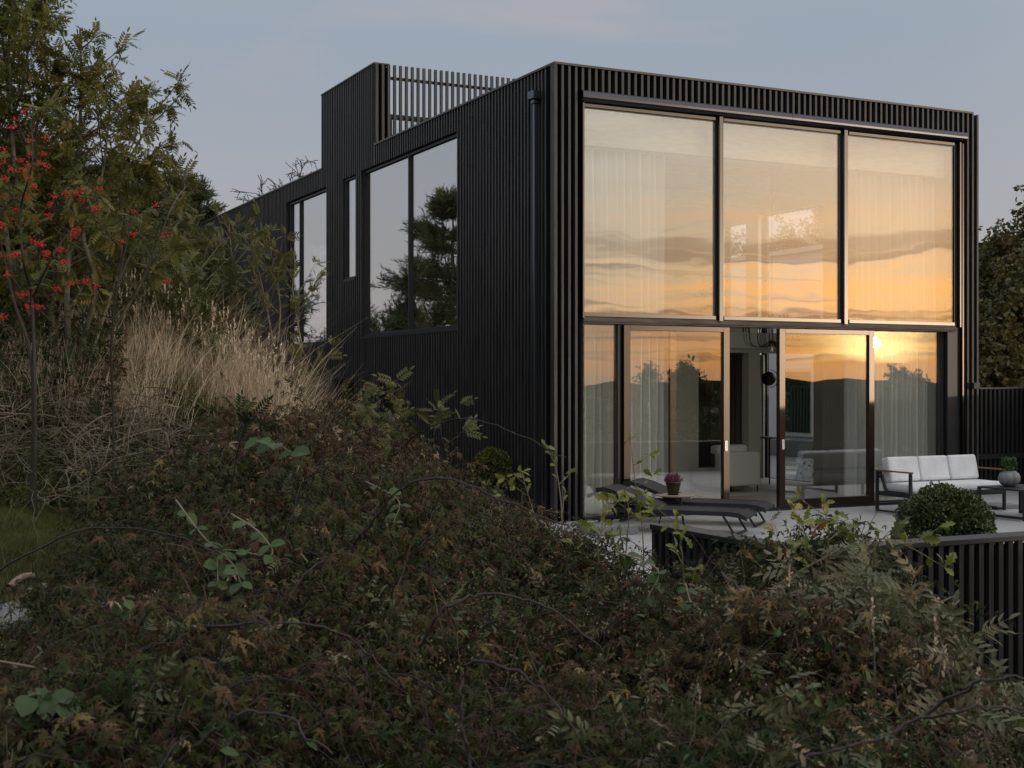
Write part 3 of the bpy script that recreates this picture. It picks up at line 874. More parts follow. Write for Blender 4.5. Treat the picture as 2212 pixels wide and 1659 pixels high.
# ------------------------------------------------------------------ terrace and its furniture
b = MB(); b.prism([(-.95, -3.1), (-.95, 3.6), (0.045, 3.6), (0.045, 0.02), (7.85, 0.02), (7.85, 1.45), (12.5, 1.45), (12.5, -7.98), (-2.15, -7.98), (-2.15, -5.9)], 2, -1.2, 0.)
tag(b.build('terrace', 'deck'), kind='structure')
b = MB(); b.prism([(-1.02, -3.0), (-.96, -3.1), (-2.16, -5.9), (-2.30, -6.02)], 2, -1.6, -.03); b.add([(-.97, -3.0, -.035), (-2.28, -6.0, -.035), (-3.0, -5.6, -.55), (-1.75, -2.8, -.55)], [(0, 1, 2, 3)]); b.add([(-1.75, -2.8, -.55), (-3.0, -5.6, -.55), (-3.1, -5.5, -1.5), (-1.85, -2.7, -1.5)], [(0, 1, 2, 3)])
tag(b.build('terrace_edge', 'pale_render'), kind='structure')


def slat_fence(name, label, runs, top, bottom, pitch, cap_w, cap_h, w=.05, rails=(), slatm='fence_slat', back=None):
    f = thing(name, (*runs[0][0], bottom), label, 'fence')
    cp = MB(); sl_ = MB(); bk = MB(); rl = MB()
    for (x0, y0), (x1, y1) in runs:
        L = math.hypot(x1 - x0, y1 - y0); n = int(L / pitch); dx, dy = (x1 - x0) / L, (y1 - y0) / L; alongx = abs(dx) > abs(dy)
        for i in range(n + 1):
            cx, cy = x0 + dx * (w / 2 + i * pitch), y0 + dy * (w / 2 + i * pitch)
            if alongx: sl_.box(cx - w / 2, cx + w / 2, cy - .045, cy, bottom, top - cap_h - .002)
            else: sl_.box(cx - .045, cx, cy - w / 2, cy + w / 2, bottom, top - cap_h - .002)
        xa, xb, ya, yb = min(x0, x1), max(x0, x1), min(y0, y1), max(y0, y1)
        if alongx: bk.box(xa, xb, ya + .002, ya + .04, bottom, top - cap_h - .03)
        else: bk.box(xa + .002, xa + .04, ya, yb, bottom, top - cap_h - .03)
        for z in rails:
            (rl.box(xa, xb, ya - .07, ya - .047, z, z + .09) if alongx else rl.box(xa - .07, xa - .047, ya, yb, z, z + .09))
    sl_.build('slats', slatm, f); bk.build('backing_board', 'backing', f)
    if rails: rl.build('rail', slatm, f)
    return f


lf = slat_fence('low_fence', 'low black slatted fence with a wide capping rail round the terrace', [((-2.22, -8.09), (12.4, -8.09)), ((-2.24, -8.05), (-2.24, -6.12))], .65, -1.6, .107, .2, .045)
b = MB(); b.box(-2.30, 12.5, -8.15, -7.93, .605, .65); b.box(-2.30, -2.08, -7.928, -6.06, .605, .65); b.build('capping_rail', 'anthracite', lf, bevel=.005)
tf = slat_fence('tall_fence', 'tall black slatted privacy fence right of the house', [((7.92, 1.5), (13.0, 1.5)), ((10.4, -8.0), (10.4, 1.42))], 1.82, 0.0, .107, .1, .03, rails=(.55,))
b = MB(); b.box(7.9, 13.0, 1.44, 1.56, 1.792, 1.82); b.box(10.34, 10.46, -8.0, 1.43, 1.792, 1.82); b.build('capping_rail', 'anthracite', tf)
# white sofa
so = thing('garden_sofa', (5.85, -1.15, 0), 'white three seat garden sofa with dark frame on the terrace', 'sofa')
b = MB()
for x in (4.93, 6.75):
    b.box(x, x + .04, -.82, -.78, .01, .60); b.box(x, x + .04, -1.51, -1.47, .01, .60); b.box(x, x + .04, -1.469, -.821, .015, .04)
    b.bar((x + .02, -1.0, .30), (x + .02, -.86, .60), .035, .03, (1, 0, 0))
b.box(4.971, 6.749, -1.505, -1.47, .25, .31); b.box(4.971, 6.749, -.83, -.79, .25, .31)
b.box(4.935, 4.965, -1.469, -.821, .25, .31); b.box(6.755, 6.785, -1.469, -.821, .25, .31); b.box(4.971, 6.749, -.815, -.79, .50, .54)
b.build('frame', 'anthracite', so, bevel=.003)
for x in (4.92, 6.74):
    b = MB(); b.box(x, x + .06, -1.52, -.77, .602, .622); b.build('armrest', 'teak', so, bevel=.004)
b = MB(); b.box(4.985, 6.735, -1.50, -.84, .315, .44); b.build('seat_cushion', 'cushion', so, bevel=.045)
for i in range(3):
    x = 4.985 + i * .585; q = MB(); n = 10
    y0, y1, z0, z1 = -1.06, -.87, .445, .80
    q.box(-.285 + 5.85, .285 + 5.85, -.085 - 1.15, .085 - 1.15, 0, .37)
    o = q.build('back_cushion', 'cushion', so, bevel=.035); o.location = Vector((x + .29 - 5.85, -.98 + 1.15, .44)); o.rotation_euler = (R_(-13), 0, R_((-1, .5, 1.5)[i]))
# coffee table
ct = thing('coffee_table', (6.1, -2.35, 0), 'square dark metal coffee table in front of the white sofa', 'table')
b = MB(); b.box(5.77, 6.62, -2.80, -1.94, .405, .43); b.build('tabletop', 'anthracite', ct, bevel=.004)
for x in (5.77, 6.58):
    b = MB(); b.box(x, x + .04, -1.98, -1.94, .008, .403); b.box(x, x + .04, -2.80, -2.76, .008, .403); b.box(x, x + .04, -2.759, -1.981, .02, .055); b.build('leg_frame', 'anthracite', ct)
fp = thing('flower_pot', (6.12, -2.2, .43), 'round grey glazed pot with a small green shrub on the coffee table', 'potted plant')
b = MB(); b.lathe([(.07, 0), (.12, .03), (.15, .09), (.15, .14), (.125, .19), (.09, .205), (.095, .22), (.08, .222), (.075, .19)], (6.12, -2.2, .431), 28); b.build('pot', 'stoneware', fp, smooth=True)
r = np.random.RandomState(5); n = 420; th = r.rand(n) * 6.28; rr = np.sqrt(r.rand(n)) * .10; pos = np.stack([6.12 + rr * np.cos(th), -2.2 + rr * np.sin(th), .62 + r.rand(n) ** .8 * .20], 1)
leaves('foliage', 'fresh_leaf', [(T_SIMPLE, pos, r.randn(n, 3) * .5 + UP * .8, r.randn(n, 3), r.uniform(.03, .05, n), r.uniform(0, .8, n))], fp)
ln = thing('lantern', (6.42, -2.5, .43), 'clear glass cylinder lantern with dark base on the coffee table edge', 'lantern')
b = MB(); b.box(6.30, 6.52, -2.62, -2.40, .431, .50); b.build('base', 'anthracite', ln, bevel=.004)
b = MB(); b.lathe([(.085, .07), (.085, .29), (.08, .29), (.08, .075)], (6.41, -2.51, .431), 28); b.build('glass', 'glass_clear', ln, smooth=True)
b = MB(); b.lathe([(.03, .071), (.03, .15)], (6.41, -2.51, .431), 16); b.build('candle', 'skirting', ln)
bo = MB(); bo.box(7.50, 7.66, -.10, .06 - .2, .0, .01)
bd = thing('garden_light', (7.25, -.35, 0), 'short dark bollard light on a concrete block beside the fence', 'bollard light')
b = MB(); b.box(7.15, 7.35, -.45, -.25, .001, .12); b.build('concrete_block', 'granite', bd, bevel=.01)
b = MB(); b.box(7.21, 7.27, -.38, -.32, .121, .62); b.build('post', 'anthracite', bd)
b = MB(); b.box(6.75, 7.3, -1.35, -.85, .001, .055); tag(b.build('paving_slab', 'granite', bevel=.006, loc=(7, -1.1, 0)), 'speckled granite slab lying on the terrace behind the coffee table', 'slab')
b = MB(); b.box(-.35, .25, -1.75, -1.25, .001, .12); tag(b.build('granite_block', 'granite', bevel=.01, loc=(0, -1.5, 0)), 'low granite block under the nearer sun lounger', 'stone block')


def lounger(label):
    """local: x runs from head to foot, y across"""
    t = thing('sun_lounger', (0, 0, 0), label, 'sun lounger', 'sun loungers')
    W = .33; hs = .30
    prof = [(.06, .545), (.16, .56), (.30, .525), (.80, hs + .03), (.84, hs)]
    seat = [(.86, hs), (1.75, hs), (1.90, hs - .015), (2.0, hs - .055)]
    def strip(c, th, y0, y1):
        p = [(x, z) for x, z in c] + [(x, z - th) for x, z in c[::-1]]
        return MB().prism(p, 1, y0, y1)
    strip(prof, .022, -W + .025, W - .025).build('backrest', 'textilene', t)
    strip(seat, .022, -W + .025, W - .025).build('seat', 'textilene', t)
    b = MB()
    for s_ in (-1, 1):
        for c in (prof, seat):
            p = [(x, z + .006) for x, z in c] + [(x, z - .05) for x, z in c[::-1]]
            b.prism(p, 1, min(s_ * W, s_ * (W - .024)), max(s_ * W, s_ * (W - .024)))
        b.bar((.15, s_ * (W - .06), .27), (.84, s_ * (W - .06), .27), .03, .05)
    b.bar((.3, -W + .05, .28), (.3, W - .05, .28), .03, .03); b.bar((.35, -.1, .28), (.28, -.1, .50), .02, .02)
    b.build('frame', 'anthracite', t)
    for x0, x1 in ((.22, .02), (1.70, 1.86)):
        for s_ in (-1, 1): MB().bar((x0, s_ * (W + .012), hs - .03), (x1, s_ * (W + .012), .015), .035, .022).build('leg', 'anthracite', t)
        MB().bar((x1, -W, .018), (x1, W, .018), .03, .025).build('foot_bar', 'anthracite', t)
    return t


l1 = lounger('dark grey sun lounger nearest the low fence')
l2 = copy_tree(l1); l2['label'] = 'dark grey sun lounger nearest the sliding doors'
ang = math.atan2(-.74, .67)
for o, (fx, fy) in ((l1, (1.40, -2.32)), (l2, (2.27, -1.55))):
    o.rotation_euler = (0, 0, ang); o.location = (fx - 1.86 * math.cos(ang), fy - 1.86 * math.sin(ang), 0)
st = thing('side_table', (1.28, -1.02, 0), 'small round three legged table between the two sun loungers', 'side table')
b = MB(); b.lathe([(.245, 0), (.265, .006), (.265, .018), (.25, .02)], (1.28, -1.02, .385), 36); b.build('tabletop', 'table_top', st)
for k in range(3):
    a = k * 2.094 + .5; b = MB(); b.tube([(1.28 + .13 * math.cos(a), -1.02 + .13 * math.sin(a), .384), (1.28 + .22 * math.cos(a), -1.02 + .22 * math.sin(a), .0)], .010, 8); b.build('leg', 'anthracite', st)
hp = thing('heather_pot', (1.22, -1.06, .405), 'pink heather in a dark bronze pot on the small round table', 'potted plant')
b = MB(); b.lathe([(.07, 0), (.10, .16), (.104, .175), (.10, .176), (.092, .15)], (1.22, -1.06, .4055), 24); b.build('pot', 'brass', hp, smooth=True)
r = np.random.RandomState(8); n = 500; th = r.rand(n) * 6.28; ph_ = np.arccos(r.uniform(.15, 1, n)); dirs = np.stack([np.sin(ph_) * np.cos(th), np.sin(ph_) * np.sin(th), np.cos(ph_)], 1)
leaves('foliage', 'heather', [(T_NARROW, np.array([1.22, -1.06, .56]) + dirs * r.uniform(.02, .11, n)[:, None], dirs + UP * .5, r.randn(n, 3), r.uniform(.03, .06, n), r.rand(n))], hp)


def box_ball(label, c, rad, n, pot=None, flat=1., seed=1, bulge=0., tadd=0.):
    r = np.random.RandomState(seed)
    t = thing('boxwood_ball', (c[0], c[1], 0), label, 'boxwood' if not pot else 'potted boxwood')
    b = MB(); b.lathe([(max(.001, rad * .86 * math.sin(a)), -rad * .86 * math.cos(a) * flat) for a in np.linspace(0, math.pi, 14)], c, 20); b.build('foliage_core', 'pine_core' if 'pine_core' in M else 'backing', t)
    d = norm(r.randn(n, 3)); lump = 1 + .05 * np.sin(d[:, 0] * 7 + 1) * np.sin(d[:, 1] * 6) + .04 * np.sin(d[:, 2] * 9 + d[:, 0] * 5)
    pos = np.array(c) + d * [1, 1, flat] * (rad * lump * r.uniform(.86, 1.02, n))[:, None]
    if bulge: pos += np.where(d[:, 2:3] < -.2, (RT * .12)[None] * (d @ RT > 0)[:, None], 0)
    k = 3; pos = np.repeat(pos, k, 0) + r.randn(n * k, 3) * rad * .018; dd = np.repeat(d, k, 0)
    tn = np.clip(tadd + r.beta(2, 4, n * k) + .35 * (np.sin(pos[:, 0] * 9) * np.sin(pos[:, 2] * 8 + 1) > .35) * r.rand(n * k), 0, 1)
    leaves('foliage', 'box_leaf', [(T_BOX, pos, dd + r.randn(n * k, 3) * .6 + UP * .3, r.randn(n * k, 3) + dd, r.uniform(.022, .036, n * k), tn)], t)
    if pot:
        b = MB(); z1 = pot; b.lathe([(.16, 0), (.235, z1 - .03), (.25, z1 - .03), (.25, z1), (.225, z1), (.22, z1 - .05), (.001, z1 - .05)], (c[0], c[1], .001), 32); b.build('pot', 'pot_plastic', t)
        b = MB(); b.tube([(c[0], c[1], z1 - .05), (c[0], c[1], c[2])], .02); b.build('stem', 'bark_dark', t)
    return t


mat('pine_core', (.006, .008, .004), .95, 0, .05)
box_ball('large clipped boxwood ball behind the low fence', (.30, -6.93, .50), .435, 5200, None, 1.02, 3, 1)
box_ball('small clipped boxwood ball in a dark pot against the black side wall', (-.34, 1.26, .66), .28, 2600, .38, 1.05, 4, tadd=.3)
r = np.random.RandomState(66); n = 70; q = np.stack([r.uniform(-.8, 5.5, n), r.uniform(-7.5, -.3, n), np.full(n, .006)], 1)
tag(leaves('fallen_leaves', 'oak_leaf', [(T_OAK, q, r.randn(n, 3) * [1, 1, .05], UP + r.randn(n, 3) * .15, r.uniform(.03, .06, n), r.uniform(.4, 1, n))], loc=(2, -3, 0)), 'few brown leaves blown onto the terrace', 'leaves', kind='stuff')
# ------------------------------------------------------------------ ground
def sstep(a, b, x): t = np.clip((x - a) / (b - a), 0, 1); return t * t * (3 - 2 * t)


def gz(X, Y):
    X = np.asarray(X, float); Y = np.asarray(Y, float)
    gl = np.interp(Y, [-40, -16, -8.6, -6.6, -4.2, -2, 6, 20, 60], [.3, .3, .6, .8, 1.75, 1.85, 1.7, 1.2, .4])
    gr = np.interp(Y, [-40, -16, -13, -10.5, 0, 60], [.2, .25, .0, -.75, -.75, -.6])
    w = 1 - sstep(-6.3, -2.4, X)
    far = sstep(14, 25, X) * sstep(-4, 2, Y)
    z = gl * w + gr * (1 - w) + far * .3
    return z + .04 * np.sin(X * 1.7 + Y) * np.cos(Y * 1.3) * w


def ground():
    u = np.concatenate([-np.geomspace(20, 600, 22)[::-1], np.arange(-19.5, 24, .45), np.geomspace(25, 600, 22)])
    v = np.concatenate([-np.geomspace(24, 600, 22)[::-1], np.arange(-23.5, 26, .45), np.geomspace(27, 600, 22)])
    X, Y = np.meshgrid(u, v, indexing='ij'); Z = gz(X, Y)
    # keep the sheet below the paved terrace and the house
    inside = ((X > -1.4) & (X < 13) & (Y > -8.4) & (Y < 4.)) | ((X > .3) & (X < 13) & (Y > 0) & (Y < 22.5))
    Z = np.where(inside, np.minimum(Z, -.8), Z)
    V = np.stack([X, Y, Z], -1).reshape(-1, 3); n = len(v); i, j = np.meshgrid(np.arange(len(u) - 1), np.arange(n - 1), indexing='ij')
    F = np.stack([i * n + j, (i + 1) * n + j, (i + 1) * n + j + 1, i * n + j + 1], -1).reshape(-1, 4)
    tag(rawmesh('ground', V, F.ravel(), np.arange(len(F)) * 4, np.full(len(F), 4), 'ground', smooth=True), kind='structure')


ground()

# ------------------------------------------------------------------ far and reflected surroundings
r = np.random.RandomState(21)
# wooded skyline all along the sunset side, what the windows mirror
def wood(name, azc, azw, dist, h, n, seed, m='autumn_leaf', size=2.2, gap=.0):
    r = np.random.RandomState(seed); a = azc + (r.rand(n) - .5) * azw; d = dist * r.uniform(.9, 1.25, n)
    prof = h * (.55 + .25 * np.sin(a * 23 + seed) * np.sin(a * 9.) + .22 * np.sin(a * 61 + 2 * seed) * (np.sin(a * 37) > 0)) 
    z = -.8 + r.rand(n) ** .7 * np.maximum(.4, prof)
    pos = np.stack([d * np.cos(a), d * np.sin(a), z], 1)
    tag(leaves(name, m, [(T_STAR, pos, r.randn(n, 3), r.randn(n, 3), r.uniform(.6, 1.2, n) * size, r.beta(2, 3, n))], loc=(0, 0, 0)), kind='stuff')


wood('far_woodland', math.atan2(-.75, .66), 1.9, 95, 3.0, 16000, 2, 'pine_leaf', 1.0)
wood('distant_hedges', math.atan2(-.75, .66), 2.2, 34, 2.7, 14000, 5, 'pine_leaf', .8)
b = MB()
for k in range(60):
    a = -2.6 + k * .042; a2 = a + .042; h1 = 1.3 + .8 * math.sin(a * 5) + .4 * math.sin(a * 13); h2 = 1.3 + .8 * math.sin(a2 * 5) + .4 * math.sin(a2 * 13)
    b.add([(150 * math.cos(a), 150 * math.sin(a), -2), (150 * math.cos(a2), 150 * math.sin(a2), -2), (150 * math.cos(a2), 150 * math.sin(a2), h2 + .2), (150 * math.cos(a), 150 * math.sin(a), h1 + .2)], [(0, 1, 2, 3)])
    b.add([(150 * math.cos(a), 150 * math.sin(a), h1 + .2), (150 * math.cos(a2), 150 * math.sin(a2), h2 + .2), (260 * math.cos(a2), 260 * math.sin(a2), -2), (260 * math.cos(a), 260 * math.sin(a), -2)], [(0, 1, 2, 3)])
tag(b.build('hills', 'grass_far'), kind='structure')
S3 = [(5, .62, .7, .10, .03), (4, .6, .8, .14, .02), (4, .55, .8, .16, 0), (0, 0, 0, .18, 0)]
S2 = [(6, .6, .8, .12, .03), (5, .5, .8, .15, .02), (0, 0, 0, .18, 0)]
for k, (x_, y_, d_, lab) in enumerate([(1500, 792, 80, 'rounded autumn tree alone on the sunset skyline mirrored in the left sliding door'), (1385, 790, 80, 'thin bare tree on the sunset skyline mirrored in the left sliding door'), (2005, 798, 70, 'autumn tree on the sunset skyline mirrored behind the sofa')]):
    q_ = P(x_, 829.5, d_)
    tree('skyline_tree', (q_[0], -q_[1], -.8), P(x_, y_, d_)[2] + .8, lab, 'tree', 31 + k, S3, .16, 'autumn_leaf', T_STAR, (5, 1, 4)[k], .34, .22)
# conifer and shrubs off to the left, mirrored in the side windows
def conifer(name, base, h, label, seed, rad=1.9, n=2600, size=.42, lo=.12, group=None, tiers=11):
    r = np.random.RandomState(seed); t = thing(name, base, label, 'tree', group); base = np.array(base, float); paths = []; pos = []; dirs = []
    lean = np.array([r.uniform(-.03, .03), r.uniform(-.03, .03), 1]); trunk = [base + lean * h * u for u in np.linspace(0, .97, 8)]
    tubes('trunk', 'bark_dark', [(np.array(trunk), np.linspace(h * .022, .01, 8))], 6, t)
    for k in range(tiers):
        u = lo + (1 - lo) * (k + r.uniform(-.3, .3)) / tiers; p = base + lean * h * u
        for q in range(r.randint(3, 6)):
            a = r.rand() * 6.28; L = rad * (1 - u) ** .75 * r.uniform(.35, 1.15) + .15; d = np.array([math.cos(a), math.sin(a), r.uniform(-.05, .3)])
            pts = [p + d * L * s_ + UP * (.18 * L * s_ * s_) for s_ in np.linspace(0, 1, 6)]; paths.append((np.array(pts), np.linspace(.03, .008, 6)))
            m_ = int(n * L / (tiers * 4 * rad * .55)) + 4; s_ = r.uniform(.25, 1.05, m_)
            c = np.array([p + d * L * v + UP * (.18 * L * v * v) for v in s_]); pos.append(c + r.randn(m_, 3) * np.array([.16, .16, .07]) * (L / 1.2 + .3)); dirs.append(np.tile(d, (m_, 1)) + r.randn(m_, 3) * .5)
    tubes('branches', 'bark_dark', paths, 3, t)
    pos = np.concatenate(pos); dirs = np.concatenate(dirs); k = len(pos)
    leaves('crown', 'pine_leaf', [(T_NEEDLE, pos, dirs + UP * .3, r.randn(k, 3), r.uniform(.7, 1.2, k) * size, r.beta(2, 3, k))], t)
    return t


conifer('pine_tree', (-6.55, 18.8, 1.3), 6.3, 'tall ragged dark pine mirrored in the big side window', 5, 2.35, 6500, .42)
for k, (x, y, h) in enumerate([(-5.4, 19.2, 2.2), (-7.6, 17.4, 2.8), (-6.0, 21.5, 3.1), (-10., 17.5, 4.2), (-3.3, 17.6, 2.35)]):
    tree('shrub', (x, y, 1.1), h, ['dark evergreen shrub under the mirrored pine nearest the house', 'dark bushy shrub left of the mirrored pine', 'dark shrub behind the mirrored pine', 'dark tall shrub farthest left of the mirrored pine', 'dark rounded shrub mirrored at the bottom of the big side window'][k], 'shrub', 60 + k, S2, .1, 'pine_leaf', T_NEEDLE, 14, .34, .22, group='shrubs under the mirrored pine')
# pines and an oak that stand past the far end of the house
for k, (x, d, ytop, rad) in enumerate([(372, 44, 372, 3.4), (318, 42, 395, 3.2), (255, 40, 360, 3.2), (425, 47, 430, 2.6)]):
    p = P(x, 829, d); h = P(x, ytop, d)[2] - .4
    conifer('pine_tree', (p[0], p[1], .4), h, ['broad dark pine rising behind the far end of the black house', 'dark pine behind the berry tree', 'dark pine mostly hidden by the berry tree', 'lower pine touching the far roof corner'][k], 70 + k, rad, 5000, .62, .25, 'pines behind the far end of the house', 12)
p = P(452, 829, 48); tree('oak_tree', (p[0], p[1], 0), P(0, 452, 48)[2], 'brownish oak just left of the far roof corner', 'tree', 81, S3, .2, 'autumn_leaf', T_STAR, 5, .55, .35, tint=(.3, 1))
p = P(598, 829, 50); tree('birch_tree', (p[0], p[1], 0), P(0, 325, 50)[2], 'bare birch top showing over the long low roof', 'tree', 83, [(7, .55, .8, .06, .12), (7, .7, .8, .10, .06), (6, .6, .8, .13, 0), (6, .6, .7, .15, -.05), (0, 0, 0, .16, -.08)], .10, 'autumn_leaf', T_STAR, 0, .1, .1, trunk_frac=.4, rmin=.014)
# trees past the tall fence
for k, (x, d, yt, lab) in enumerate([(2170, 34, 468, 'tall round autumn oak behind the tall black fence right of the house'), (2250, 30, 560, 'dark tree at the right edge behind the tall fence'), (2120, 44, 640, 'small dark tree close behind the right corner of the house')]):
    p = P(x, 829, d); tree('oak_tree', (p[0], p[1], .2), P(0, yt, d)[2], lab, 'tree', 90 + k, S3, .2, 'autumn_leaf', T_STAR, (12, 10, 9)[k], .30, .28, trunk_frac=.33, tint=(.25, 1.), group='trees behind the tall fence')
p = (20.5, 17.2, .2); tree('bare_tree', p, 8.0, 'half bare tree seen through the upper middle window', 'tree', 99, [(6, .62, .8, .08, .05), (5, .6, .8, .12, .03), (5, .6, .7, .15, 0), (4, .55, .7, .18, 0), (0, 0, 0, .18, 0)], .22, 'autumn_leaf', T_STAR, 1, .25, .25, trunk_frac=.35, tint=(.4, 1), rmin=.01)
# the neighbours' white house beyond the far window
nh = thing('neighbour_house', (13.6, 12., 0), 'white rendered neighbouring house seen through the rooms', 'house')
b = MB(); b.box(13.6, 18., 10.9, 21, .4, 5.3); b.build('wall', 'white_wall', nh)
b = MB(); b.box(13.55, 18.05, 10.85, 21.05, -1., .395); b.build('plinth', 'plinth', nh)
b = MB(); b.box(13.5, 18.1, 10.8, 21.1, 5.302, 5.42); b.build('roof', 'plaster', nh)
b = MB(); b.box(13.55, 13.597, 11.3, 12.5, .52, 2.3); w = b.build('window', 'skirting', nh)
b = MB(); b.box(13.535, 13.549, 11.38, 12.42, .62, 2.2); b.build('pane', 'glass_dim', w)
b = MB(); b.box(13.55, 13.597, 10.95, 12.3, 2.9, 3.7); w = b.build('window', 'skirting', nh)
b = MB(); b.box(13.535, 13.549, 11.03, 12.22, 2.98, 3.62); b.build('pane', 'glass_dim', w)
for k, (x, y) in enumerate([(9.3, 4.55), (9.5, 5.0), (9.9, 3.9), (9.2, 5.5)]):
    r = np.random.RandomState(k); n = 500; t = thing('garden_shrub', (x, y, -.1), ['small leafy shrub outside the far window beside the curtain', 'low leafy shrub in the middle of the bed outside the far window', 'leafy shrub nearest the fence outside the far window', 'leafy shrub farthest along the bed outside the far window'][k], 'shrub', 'shrubs outside the far window')
    pos = np.array([x, y, -.1]) + np.stack([r.randn(n) * .16, r.randn(n) * .16, r.rand(n) * .75], 1)
    leaves('foliage', 'fresh_leaf', [(T_SIMPLE, pos, r.randn(n, 3) * .5 + UP, r.randn(n, 3), r.uniform(.05, .08, n), r.rand(n) * .3)], t)
    tubes('stems', 'bark_dark', [(np.array([[x, y, -.12], [x + r.randn() * .1, y + r.randn() * .1, .55]]), .012) for _ in range(5)], 4, t)
b = MB(); b.box(7.9, 13.4, 1.7, 17, -.7, -.02); tag(b.build('side_yard', 'granite'), kind='structure')

# ------------------------------------------------------------------ undergrowth
def dl(x_d, depth): return P(x_d, 829.5, depth)


CX = [-150, 0, 150, 300, 450, 600, 750, 900, 1000, 1100, 1250, 1400, 1560, 1700, 1820, 1900, 2000, 2100, 2350]
CY = [1420, 1390, 1320, 1120, 990, 955, 935, 1000, 1090, 1155, 1190, 1270, 1275, 1260, 1260, 1325, 1460, 1560, 1670]
CD = [7, 7, 8, 9, 10, 11, 11.5, 11, 10.5, 9.5, 9, 8, 7.5, 7.5, 7, 6.5, 6, 5.5, 5]


def thicket():
    r = np.random.RandomState(42)
    N = 24000
    x = r.uniform(-150, 2350, N * 3); cd = np.interp(x, CX, CD)
    d = 2.7 + (cd * 1.06 - 2.7) * r.rand(N * 3) ** .80
    keep = r.rand(N * 3) < np.clip(d / cd, .25, 1); x, d, cd = x[keep][:N], d[keep][:N], cd[keep][:N]
    zc = 1.88 - (np.interp(x, CX, CY) - 829.5) / 2893 * cd
    t = np.clip((d - 2.7) / (cd - 2.7), 0, 1.1)
    z = .72 + (zc - .72) * sstep(0, 1, t) - np.where(t > 1, (t - 1) * 4, 0)
    pos = CAM + FW * d[:, None] + RT * ((x - 1106) / 2893 * d)[:, None]; pos[:, 2] = z
    lump = .13 * np.sin(pos[:, 0] * 2.3 + 1) * np.sin(pos[:, 1] * 2.0) + .12 * np.sin(pos[:, 0] * 5.1 + pos[:, 1] * 3.3) * np.sin(pos[:, 1] * 4.1 + 1) + .09 * np.sin(pos[:, 1] * 9.3 - pos[:, 0] * 6) * np.sin(pos[:, 0] * 8.7 + pos[:, 1])
    lump = lump + .10 * np.sin(pos[:, 0] * 3.9 + 2 * np.sin(pos[:, 1] * 1.9)) * np.sin(pos[:, 1] * 3.3 + 1.5 * np.sin(pos[:, 0] * 2.2))
    pos[:, 2] += lump * np.clip(2 - t, .5, 1) - r.rand(len(x)) ** 1.5 * .48 + .03
    # species / colour patches
    pn = .5 + .25 * np.sin(pos[:, 0] * 1.3 + 2) + .25 * np.sin(pos[:, 1] * 1.1 + pos[:, 0] * .7) + .12 * np.sin(pos[:, 0] * 4.3 + pos[:, 1] * 3.7)
    brown = np.clip(.36 + .42 * pn - .24 * (x / 2212), 0, 1)
    # each spray: an arching twig with compound leaves along it
    SP = []; paths = []
    az = r.rand(len(x)) * 6.28; L = r.uniform(.2, .5, len(x)); rise = r.uniform(.6, 2.2, len(x)) * np.where(x > 950, .6, 1.)
    P_, D_, N_, S_, T_ = [], [], [], [], []
    K = 8
    for k in range(K):
        u = (k + 1) / K
        hx = np.stack([np.cos(az), np.sin(az), np.zeros(len(x))], 1)
        pp = pos + hx * (L * u)[:, None] + UP * ((.75 * u - .85 * u * u) * L * rise)[:, None]
        tang = hx + UP * (.4 - 1.1 * u)
        sd = np.stack([-np.sin(az), np.cos(az), np.zeros(len(x))], 1) * (1 if k % 2 else -1)
        dr = tang * .5 + sd * .7 + r.randn(len(x), 3) * .45 - UP * .45
        P_.append(pp); D_.append(dr); N_.append(UP * .7 - FW * .3 + r.randn(len(x), 3) * .6); S_.append(r.uniform(.6, 1.15, len(x)) * (.070 - .018 * u)); T_.append(brown * .95 + r.randn(len(x)) * .17 + .02)
    Pp, Dd, Nn, Ss, Tt = map(np.concatenate, (P_, D_, N_, S_, T_))
    nr = ((Pp - CAM) @ FW) < 5.2
    o = leaves('bramble_thicket', 'bramble_leaf', [(T_TRI, Pp[nr], Dd[nr], Nn[nr], Ss[nr], Tt[nr]), (T_TRIL, Pp[~nr], Dd[~nr], Nn[~nr], Ss[~nr] * 1.05, Tt[~nr])], loc=(-6, -10, 0))
    tag(o, 'dense autumn bramble thicket in the foreground', 'bramble', kind='stuff')
    # taller looser sprays that break the surface
    n = 2600; i = r.choice(len(x), n, replace=False); b0 = pos[i].copy(); a = r.rand(n) * 6.28; hx = np.stack([np.cos(a), np.sin(a), np.zeros(n)], 1); Ln = r.uniform(.3, .65, n); hh = r.uniform(.1, .3, n)
    cl = np.where((x[i] > 920) | (x[i] < 260), .45, 1.); hh *= cl; Ln *= cl; hh *= np.where((x[i] > 430) & (x[i] < 940) & (d[i] > 6.5) & (r.rand(n) < .3), 1.7, 1.); q_ = [[], [], [], [], []]; tw = []
    for k in range(7):
        u = .3 + .7 * k / 6; pp = b0 + hx * (Ln * u)[:, None] * .8 + UP * (hh * (2.6 * u - 1.9 * u * u))[:, None]; sd = np.cross(hx, UP) * (1 if k % 2 else -1)
        for l_, v in zip(q_, (pp, hx * .4 + sd * .8 + r.randn(n, 3) * .4 - UP * .35, UP - FW * .4 + r.randn(n, 3) * .5, r.uniform(.6, 1.2, n) * .082, brown[i] * .9 + r.randn(n) * .22 + .10)): l_.append(v)
    tag(leaves('bramble_sprays', 'bramble_leaf', [(T_TRI, *map(np.concatenate, q_))], loc=(-6, -10, 0)), 'loose bramble sprays rising out of the thicket', 'bramble', kind='stuff')
    for j in range(n):
        u = np.linspace(-.1, 1, 6)[:, None]; tw.append((b0[j] + hx[j] * Ln[j] * u * .8 + UP * hh[j] * (2.6 * u - 1.9 * u * u), np.linspace(.003, .0012, 6)))
    tag(tubes('spray_twigs', 'cane', tw, 3, loc=(-6, -10, 0)), kind='stuff')
